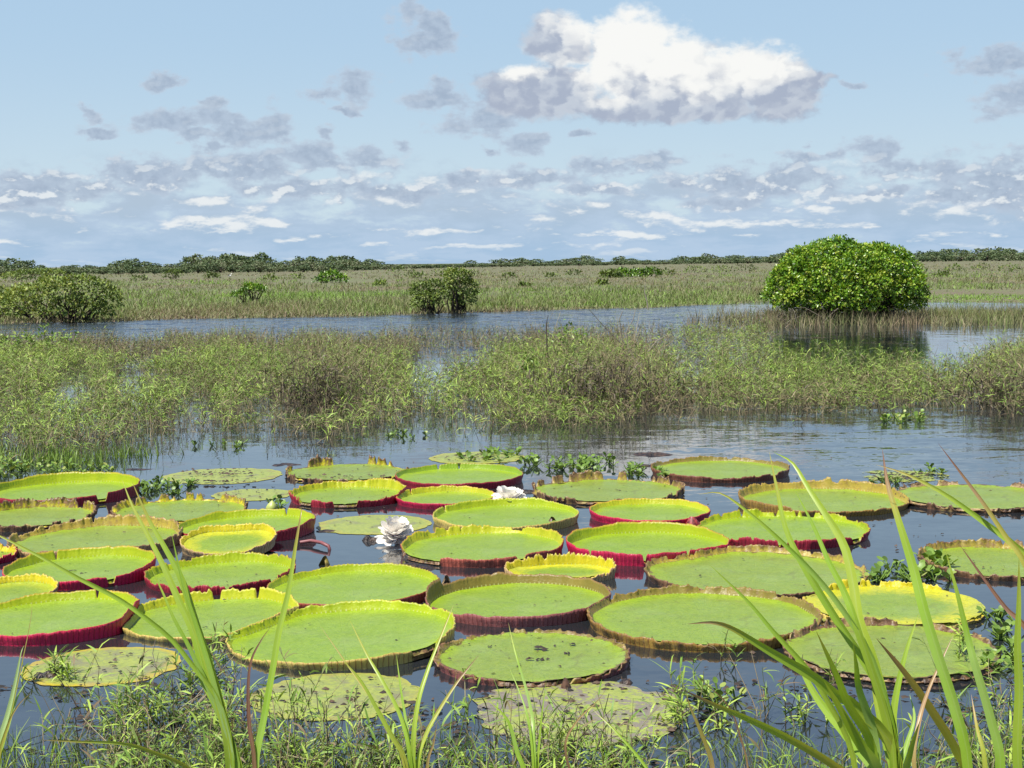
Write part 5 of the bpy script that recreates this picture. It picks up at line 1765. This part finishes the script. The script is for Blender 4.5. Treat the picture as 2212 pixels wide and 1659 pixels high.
# dark dead leaves and scum floating between the weeds
a = Acc()
for q_ in range(1500):
    u_, v_ = RNG.uniform(-150, 2350), RNG.uniform(1470, 1680)
    if fbm(u_ / 100, v_ / 60, 1.0, 71) < 0.50:
        continue
    g_ = G(u_, v_)
    z_ = max(float(bank_z(g_.y)), 0.0) + 0.004
    litter(a, (g_.x, g_.y, z_), RNG.uniform(.008, .045), RNG.random() ** 2)
for q_ in range(900):
    u_, v_ = RNG.uniform(-100, 2300), RNG.uniform(985, 1470)
    if fbm(u_ / 120, v_ / 50, 1.0, 73) < 0.55:
        continue
    g_ = G(u_, v_)
    if any((g_.x - c_.x) ** 2 + (g_.y - c_.y) ** 2 < (r_ + 0.03) ** 2 for c_, r_, h_, a_ in PADS):
        continue
    litter(a, (g_.x, g_.y, 0.003), RNG.uniform(.008, .035), RNG.random())
tag(a.build('floating_litter', mlit), 'dark dead leaf bits floating on the water between weeds and pads', 'leaf litter', kind='stuff')

# single weed plants that stand out
def weed_plant(u_, v_, H, n, label, spread=.05, nleaf=16, green=.7, dry=.15, L=(.06, .14)):
    c = G(u_, v_)
    c.z = float(zbase(c.y))
    rt = thing('weed_plant', label, 'weed', c, 'single weeds in the shallows')
    B_ = np.array(c) + np.stack([RNG.normal(0, spread, n), RNG.normal(0, spread, n), np.full(n, -.02)], -1)
    full = Acc()
    weeds(full, B_, RNG.uniform(.6, 1.05, n) * H, nleaf, L, (.009, .017), green, dry, .25, .15, .004, 5, (0, 1), (.4, 1, .7, 0), (0.1, 1.2))
    for k_, nm, mt in ((0, 'foliage', MAT_NEARWEED), (1, 'stems', MAT_STALK)):
        ac = Acc()
        tl = dict(full.at['t'])
        off = 0
        for V_, F_, fm_ in zip(full.V, full.F, full.fm):
            if fm_[0] == k_:
                ac.add(V_, F_ - off, 0, t=tl[off])
            off += len(V_)
        if ac.n:
            tag(ac.build(nm, mt, rt, loc=c), kind='stuff')


weed_plant(455, 1500, .52, 9, 'tall curly leaved weed in front of the yellow rimmed pad at the left', .07, 22)
weed_plant(385, 1490, .34, 6, 'shorter weed at the left of the tall curly one', .06, 18)
weed_plant(100, 1466, .22, 8, 'leafy weed tuft on the back edge of the sunken pad at the lower left', .06, 16, .6)
weed_plant(145, 1470, .20, 4, 'small drooping weed right of the lower left tuft', .04, 12)
weed_plant(480, 1420, .34, 4, 'thin dark branching weed rising in front of the notched pad', .03, 8, .35, .5)
weed_plant(640, 1560, .50, 4, 'slender pale green weed over the left sunken pad', .04, 12)
weed_plant(1000, 1560, .36, 4, 'slender weed with drooping leaves below the nearest central pad', .04, 12, .8)
weed_plant(1580, 1430, .38, 4, 'spindly weed in front of the golden brown rimmed pad', .03, 9, .5, .3)
weed_plant(1800, 1470, .34, 4, 'spindly weed over the low brown rimmed pad', .03, 8, .6, .3)
weed_plant(1470, 1570, .42, 6, 'bright weed with long curved leaves at the bottom right of the centre', .06, 14, .9, .1, (.08, .2))
weed_plant(1520, 1540, .36, 5, 'thin weed behind the bright curved leaved one', .06, 12, .6)
weed_plant(2080, 1430, .40, 6, 'spindly green weed beside the right hyacinth clump', .07, 14, .8)
weed_plant(2140, 1560, .42, 8, 'leafy weed at the lower right behind the upright blade', .08, 16, .75)
weed_plant(330, 1570, .34, 8, 'dense weed in the water at the lower left', .08, 18, .8)
weed_plant(250, 1560, .26, 6, 'low weed left of the dense one at the lower left', .07, 16, .7)
weed_plant(1720, 1560, .32, 6, 'weed between the rusty blade and the tall grass clump', .07, 14, .8)

# ------------------------------------------------------------------ tall grass blades on the bank, close to the camera
mbl, t, b = material('grass_blade')
v_t = t.attr('t')
xs_ = t.attr('x')
p = t.pos()
colr = t.ramp(t.math('MULTIPLY_ADD', t.sub(t.noise(p, 9.0, 3.0), 0.5), 0.10, v_t),
              [(0.0, (0.20, 0.085, 0.055)), (0.18, (0.40, 0.25, 0.12)), (0.35, (0.43, 0.38, 0.07)), (0.55, (0.36, 0.47, 0.050)), (0.78, (0.28, 0.45, 0.040)), (1.0, (0.42, 0.56, 0.22))])
colr = t.mix(t.mul(t.step(t.math('ABSOLUTE', xs_), 0.16, 0.02), 0.55), colr, t.mix(0.5, colr, (0.42, 0.50, 0.20)))
st_ = t.math('SINE', t.mul(xs_, 34.0))
colr = t.mix(t.mul(t.step(st_, 0.2, 1.0), 0.16), colr, t.mix(1.0, colr, (0.55, 0.6, 0.5), 'MULTIPLY'))
t.put(b.inputs['Base Color'], colr)
b.inputs['Roughness'].default_value = 0.38
b.inputs['Specular IOR Level'].default_value = 0.45
tr = t.n.new('ShaderNodeBsdfTranslucent')
t.put(tr.inputs[0], t.mix(1.0, colr, (1.3, 1.2, 0.6), 'MULTIPLY'))
mx = t.n.new('ShaderNodeMixShader')
mx.inputs[0].default_value = 0.30
t.l.new(b.outputs[0], mx.inputs[1])
t.l.new(tr.outputs[0], mx.inputs[2])
t.l.new(mx.outputs[0], t.n['Material Output'].inputs[0])


def spline(P, n):
    P = np.asarray(P, float)
    P = np.concatenate([[2 * P[0] - P[1]], P, [2 * P[-1] - P[-2]]])
    seg = len(P) - 3
    out_ = []
    for s in np.linspace(0, seg - 1e-6, n):
        i_ = int(s)
        f = s - i_
        a_, b_, c_, d_ = P[i_:i_ + 4]
        out_.append(0.5 * ((2 * b_) + (c_ - a_) * f + (2 * a_ - 5 * b_ + 4 * c_ - d_) * f * f + (3 * b_ - a_ - 3 * c_ + d_) * f ** 3))
    return np.array(out_)


def clump(label, foot, D, blist, group, wk=1.0):
    """blist: (points tip to base in the photograph, width, tone, tone at the tip, depth offset at the tip, twist)"""
    fz = float(bank_z(D))
    fu = at(foot[0], foot[1], D)
    f = Vector((fu.x, D, fz))
    rt = thing('grass_clump', label, 'grass clump', f, group)
    for (pl, wpx, tone, tip_t, dd, tw) in blist:
        n_ = len(pl)
        Pw = []
        for q_, (u_, v_) in enumerate(pl):
            s = 1 - q_ / max(n_ - 1, 1)
            Pw.append(at(u_, v_, D + dd * s ** 1.2))
        last = np.array(Pw[-1])
        endp = last * 0.35 + np.array(f) * 0.65
        endp[2] = min(fz, endp[2]) - 0.03
        Pw = [np.array(q_) for q_ in Pw]
        if last[2] > endp[2] + 0.05:
            midp = last * 0.6 + endp * 0.4
            Pw += [midp, endp]
        C = spline(Pw[::-1], 30)
        sl = np.concatenate([[0], np.cumsum(np.linalg.norm(np.diff(C, axis=0), axis=1))])
        sl /= sl[-1]
        T = unit(np.gradient(C, axis=0))
        view = unit(C - np.array([0, 0, EYE]))
        S = unit(np.cross(T, view))
        Nn = np.cross(S, T)
        ang_ = tw + 0.5 * np.sin(sl * 3 + tw * 3)
        S2 = S * np.cos(ang_)[:, None] + Nn * np.sin(ang_)[:, None]
        N2 = np.cross(S2, T)
        hw = wk * wpx * D / FOC * 0.5 / max(0.6, math.cos(tw))
        W_ = hw * np.interp(sl, [0, .2, .5, .75, .92, 1.0], [.55, .85, 1.0, .78, .36, .02])
        V = np.stack([C - S2 * W_[:, None], C - S2 * W_[:, None] * .5 + N2 * W_[:, None] * .16, C + N2 * W_[:, None] * .30, C + S2 * W_[:, None] * .5 + N2 * W_[:, None] * .16, C + S2 * W_[:, None]], 1)
        tt_ = tone + (tip_t - tone) * sst(sl, 0.80, 1.0) + 0.12 * np.sin(sl * 7 + wpx)
        I = np.arange(30 * 5).reshape(30, 5)
        F = np.stack([I[:-1, :-1], I[:-1, 1:], I[1:, 1:], I[1:, :-1]], -1).reshape(-1, 4)
        ac = Acc()
        ac.add(V.reshape(-1, 3), F, 0, t=np.repeat(np.clip(tt_, 0, 1), 5), x=np.tile([-1, -.5, 0, .5, 1], 30))
        ac.build('blade', mbl, rt, True, loc=f)
    return rt


GRP = 'tall grass clumps on the near bank'
clump('tall bright grass clump fanning out across the pads at the right', (1925, 1700), 4.0, [
    ([(1662, 977), (1679, 1060), (1699, 1147), (1739, 1228), (1806, 1338), (1866, 1429), (1910, 1512), (1930, 1640)], 22, .62, .45, .3, .2),
    ([(1672, 977), (1712, 1000), (1746, 1054), (1783, 1111), (1823, 1178), (1843, 1261), (1856, 1345), (1890, 1445), (1935, 1650)], 25, .66, .5, .4, -.3),
    ([(1716, 1057), (1756, 1134), (1789, 1211), (1823, 1278), (1853, 1362), (1925, 1600)], 20, .72, .6, .2, .3),
    ([(1510, 1068), (1558, 1066), (1622, 1111), (1686, 1168), (1756, 1238), (1823, 1322), (1890, 1439), (1940, 1640)], 16, .74, .45, .2, .2),
    ([(1485, 1348), (1538, 1345), (1582, 1358), (1659, 1405), (1756, 1462), (1806, 1502), (1843, 1523), (1933, 1627)], 27, .60, .02, -.1, -.2),
    ([(1531, 1218), (1615, 1299), (1672, 1366), (1739, 1440), (1773, 1490), (1840, 1624)], 14, .68, .5, .1, .4),
    ([(1763, 1363), (1806, 1456), (1833, 1523), (1886, 1624)], 20, .70, .3, -.2, .5),
    ([(1843, 1389), (1850, 1440), (1856, 1490), (1890, 1607)], 22, .78, .7, -.1, .5),
    ([(1984, 1326), (1953, 1423), (1930, 1540), (1933, 1624)], 19, .76, .5, .1, -.3),
    ([(1893, 1379), (1957, 1456), (2014, 1537), (2067, 1624), (2085, 1690)], 24, .42, .18, -.2, .2),
    ([(1471, 1488), (1538, 1520), (1615, 1553), (1706, 1597), (1806, 1657), (1860, 1710)], 21, .44, .02, -.2, .1),
    ([(1780, 1470), (1820, 1540), (1860, 1610), (1900, 1680)], 30, .84, .7, -.2, .1),
    ([(1700, 1380), (1760, 1500), (1830, 1590), (1900, 1690)], 24, .82, .7, .2, -.4),
    ([(1880, 1450), (1895, 1530), (1915, 1610), (1930, 1680)], 22, .58, .5, .1, .3),
    ([(1965, 1500), (1975, 1550), (1958, 1610), (1940, 1680)], 18, .95, .9, .1, .0)], GRP, 1.0)
clump('upright broad grass blades right of the fanning clump', (2110, 1720), 3.7, [
    ([(1906, 970), (1917, 1044), (1940, 1121), (1973, 1228), (1994, 1312), (2024, 1412), (2060, 1523), (2090, 1650)], 29, .70, .1, .3, .2),
    ([(2042, 1188), (2067, 1278), (2091, 1379), (2107, 1440), (2141, 1557), (2161, 1657)], 22, .74, .6, .1, -.2),
    ([(1987, 1557), (1967, 1624), (1960, 1690)], 22, .72, .5, -.1, .3),
    ([(2060, 1370), (2010, 1480), (1985, 1560), (1975, 1660)], 12, .30, .15, .2, .2),
    ([(2098, 1500), (2110, 1570), (2128, 1660)], 15, .35, .15, .1, .2)], GRP)
clump('grass blades leaning in from beyond the right edge', (2310, 1800), 3.6, [
    ([(1893, 1004), (1957, 1024), (2040, 1067), (2124, 1127), (2191, 1178), (2250, 1240), (2300, 1400), (2320, 1700)], 20, .62, .15, .3, .2),
    ([(2027, 958), (2074, 1020), (2124, 1087), (2174, 1161), (2212, 1214), (2260, 1330), (2300, 1600)], 18, .50, .0, .2, -.2),
    ([(2071, 1174), (2124, 1248), (2174, 1315), (2212, 1352), (2280, 1470), (2310, 1700)], 17, .10, .0, .2, .1),
    ([(2201, 1204), (2201, 1295), (2198, 1395), (2201, 1490), (2198, 1657)], 25, .72, .4, .0, .1)], GRP)
clump('tall pale green grass clump crossing the pads at the left', (500, 1720), 4.4, [
    ([(264, 1037), (285, 1091), (318, 1154), (352, 1221), (385, 1295), (419, 1372), (445, 1476), (482, 1557), (512, 1657)], 24, .70, .5, .3, .2),
    ([(285, 1040), (321, 1121), (355, 1181), (392, 1251), (422, 1345), (449, 1429), (475, 1523), (495, 1624)], 26, .66, .2, .2, -.2),
    ([(-60, 1130), (0, 1158), (84, 1201), (167, 1248), (251, 1291), (301, 1325), (368, 1379), (419, 1442), (469, 1509), (500, 1620)], 16, .60, .5, .2, .2),
    ([(325, 1224), (352, 1281), (375, 1335), (419, 1419), (480, 1560), (500, 1650)], 16, .74, .6, .1, .3),
    ([(370, 1150), (395, 1260), (430, 1370), (460, 1470), (500, 1640)], 18, .90, .8, .1, .1),
    ([(80, 1598), (167, 1602), (268, 1607), (335, 1627), (402, 1657), (470, 1730)], 13, .55, .15, -.2, .1),
    ([(415, 1380), (425, 1450), (470, 1540), (520, 1660)], 14, .60, .3, .1, .2)], GRP, 0.82)
clump('dark green upright blade with a brown withered leaf beside it', (556, 1720), 4.2, [
    ([(652, 1100), (650, 1111), (636, 1194), (623, 1278), (603, 1362), (589, 1446), (569, 1557), (552, 1657)], 18, .76, .25, .2, .1),
    ([(586, 1352), (563, 1385), (542, 1429), (536, 1490), (539, 1573), (549, 1644)], 11, .03, .0, .1, .2)], GRP)
clump('pale dry edged grass at the left edge of the picture', (0, 1720), 4.4, [
    ([(52, 1394), (45, 1412), (33, 1473), (17, 1540), (0, 1600), (-10, 1680)], 15, .97, .95, .1, .1),
    ([(68, 1456), (40, 1500), (20, 1560), (-2, 1650)], 12, .97, .9, .1, .2),
    ([(68, 1496), (40, 1523), (17, 1567), (-5, 1660)], 10, .35, .3, .0, .1),
    ([(70, 1290), (66, 1340), (50, 1420), (20, 1560), (0, 1660)], 4, .4, .3, .1, .1)], GRP)
clump('slender bright grass fan at the bottom left of the centre', (905, 1700), 5.6, [
    ([(755, 1339), (792, 1413), (829, 1476), (866, 1550), (886, 1641)], 11, .66, .5, .3, .2),
    ([(980, 1306), (949, 1383), (923, 1450), (902, 1523), (892, 1624)], 12, .66, .3, .3, -.2),
    ([(1036, 1413), (990, 1470), (949, 1533), (919, 1590), (902, 1657)], 11, .50, .15, .2, .2),
    ([(856, 1413), (866, 1490), (879, 1574), (888, 1650)], 9, .72, .6, .2, .2),
    ([(735, 1420), (779, 1470), (815, 1533), (846, 1590), (876, 1651)], 14, .52, .3, .1, .1),
    ([(690, 1350), (760, 1450), (820, 1540), (872, 1650)], 6, .45, .2, .3, .1),
    ([(944, 1560), (936, 1607), (923, 1657)], 11, .36, .3, .0, .1)], GRP)
clump('small narrow bladed grass at the bottom centre', (1152, 1690), 5.8, [
    ([(1098, 1345), (1108, 1390), (1120, 1433), (1137, 1490), (1150, 1550), (1152, 1590), (1155, 1660)], 9, .76, .4, .3, .1),
    ([(1100, 1443), (1123, 1497), (1142, 1560), (1152, 1660)], 7, .80, .6, .2, .2),
    ([(1056, 1513), (1097, 1557), (1117, 1624), (1135, 1680)], 14, .74, .5, .1, .2),
    ([(1180, 1470), (1172, 1530), (1165, 1600), (1160, 1680)], 7, .7, .6, .1, .2)], GRP)
clump('arching olive blade and dry straws at the bottom right of the centre', (1440, 1760), 5.0, [
    ([(1281, 1533), (1334, 1584), (1391, 1651), (1430, 1720)], 9, .62, .4, .2, .1),
    ([(1481, 1495), (1492, 1530), (1511, 1574), (1538, 1651), (1530, 1720)], 14, .22, .15, .0, .2),
    ([(1501, 1456), (1572, 1523), (1599, 1590), (1615, 1657), (1610, 1720)], 5, .18, .15, .0, .2),
    ([(1310, 1488), (1290, 1515), (1247, 1557), (1221, 1610), (1240, 1690)], 7, .17, .12, .0, .2)], GRP)
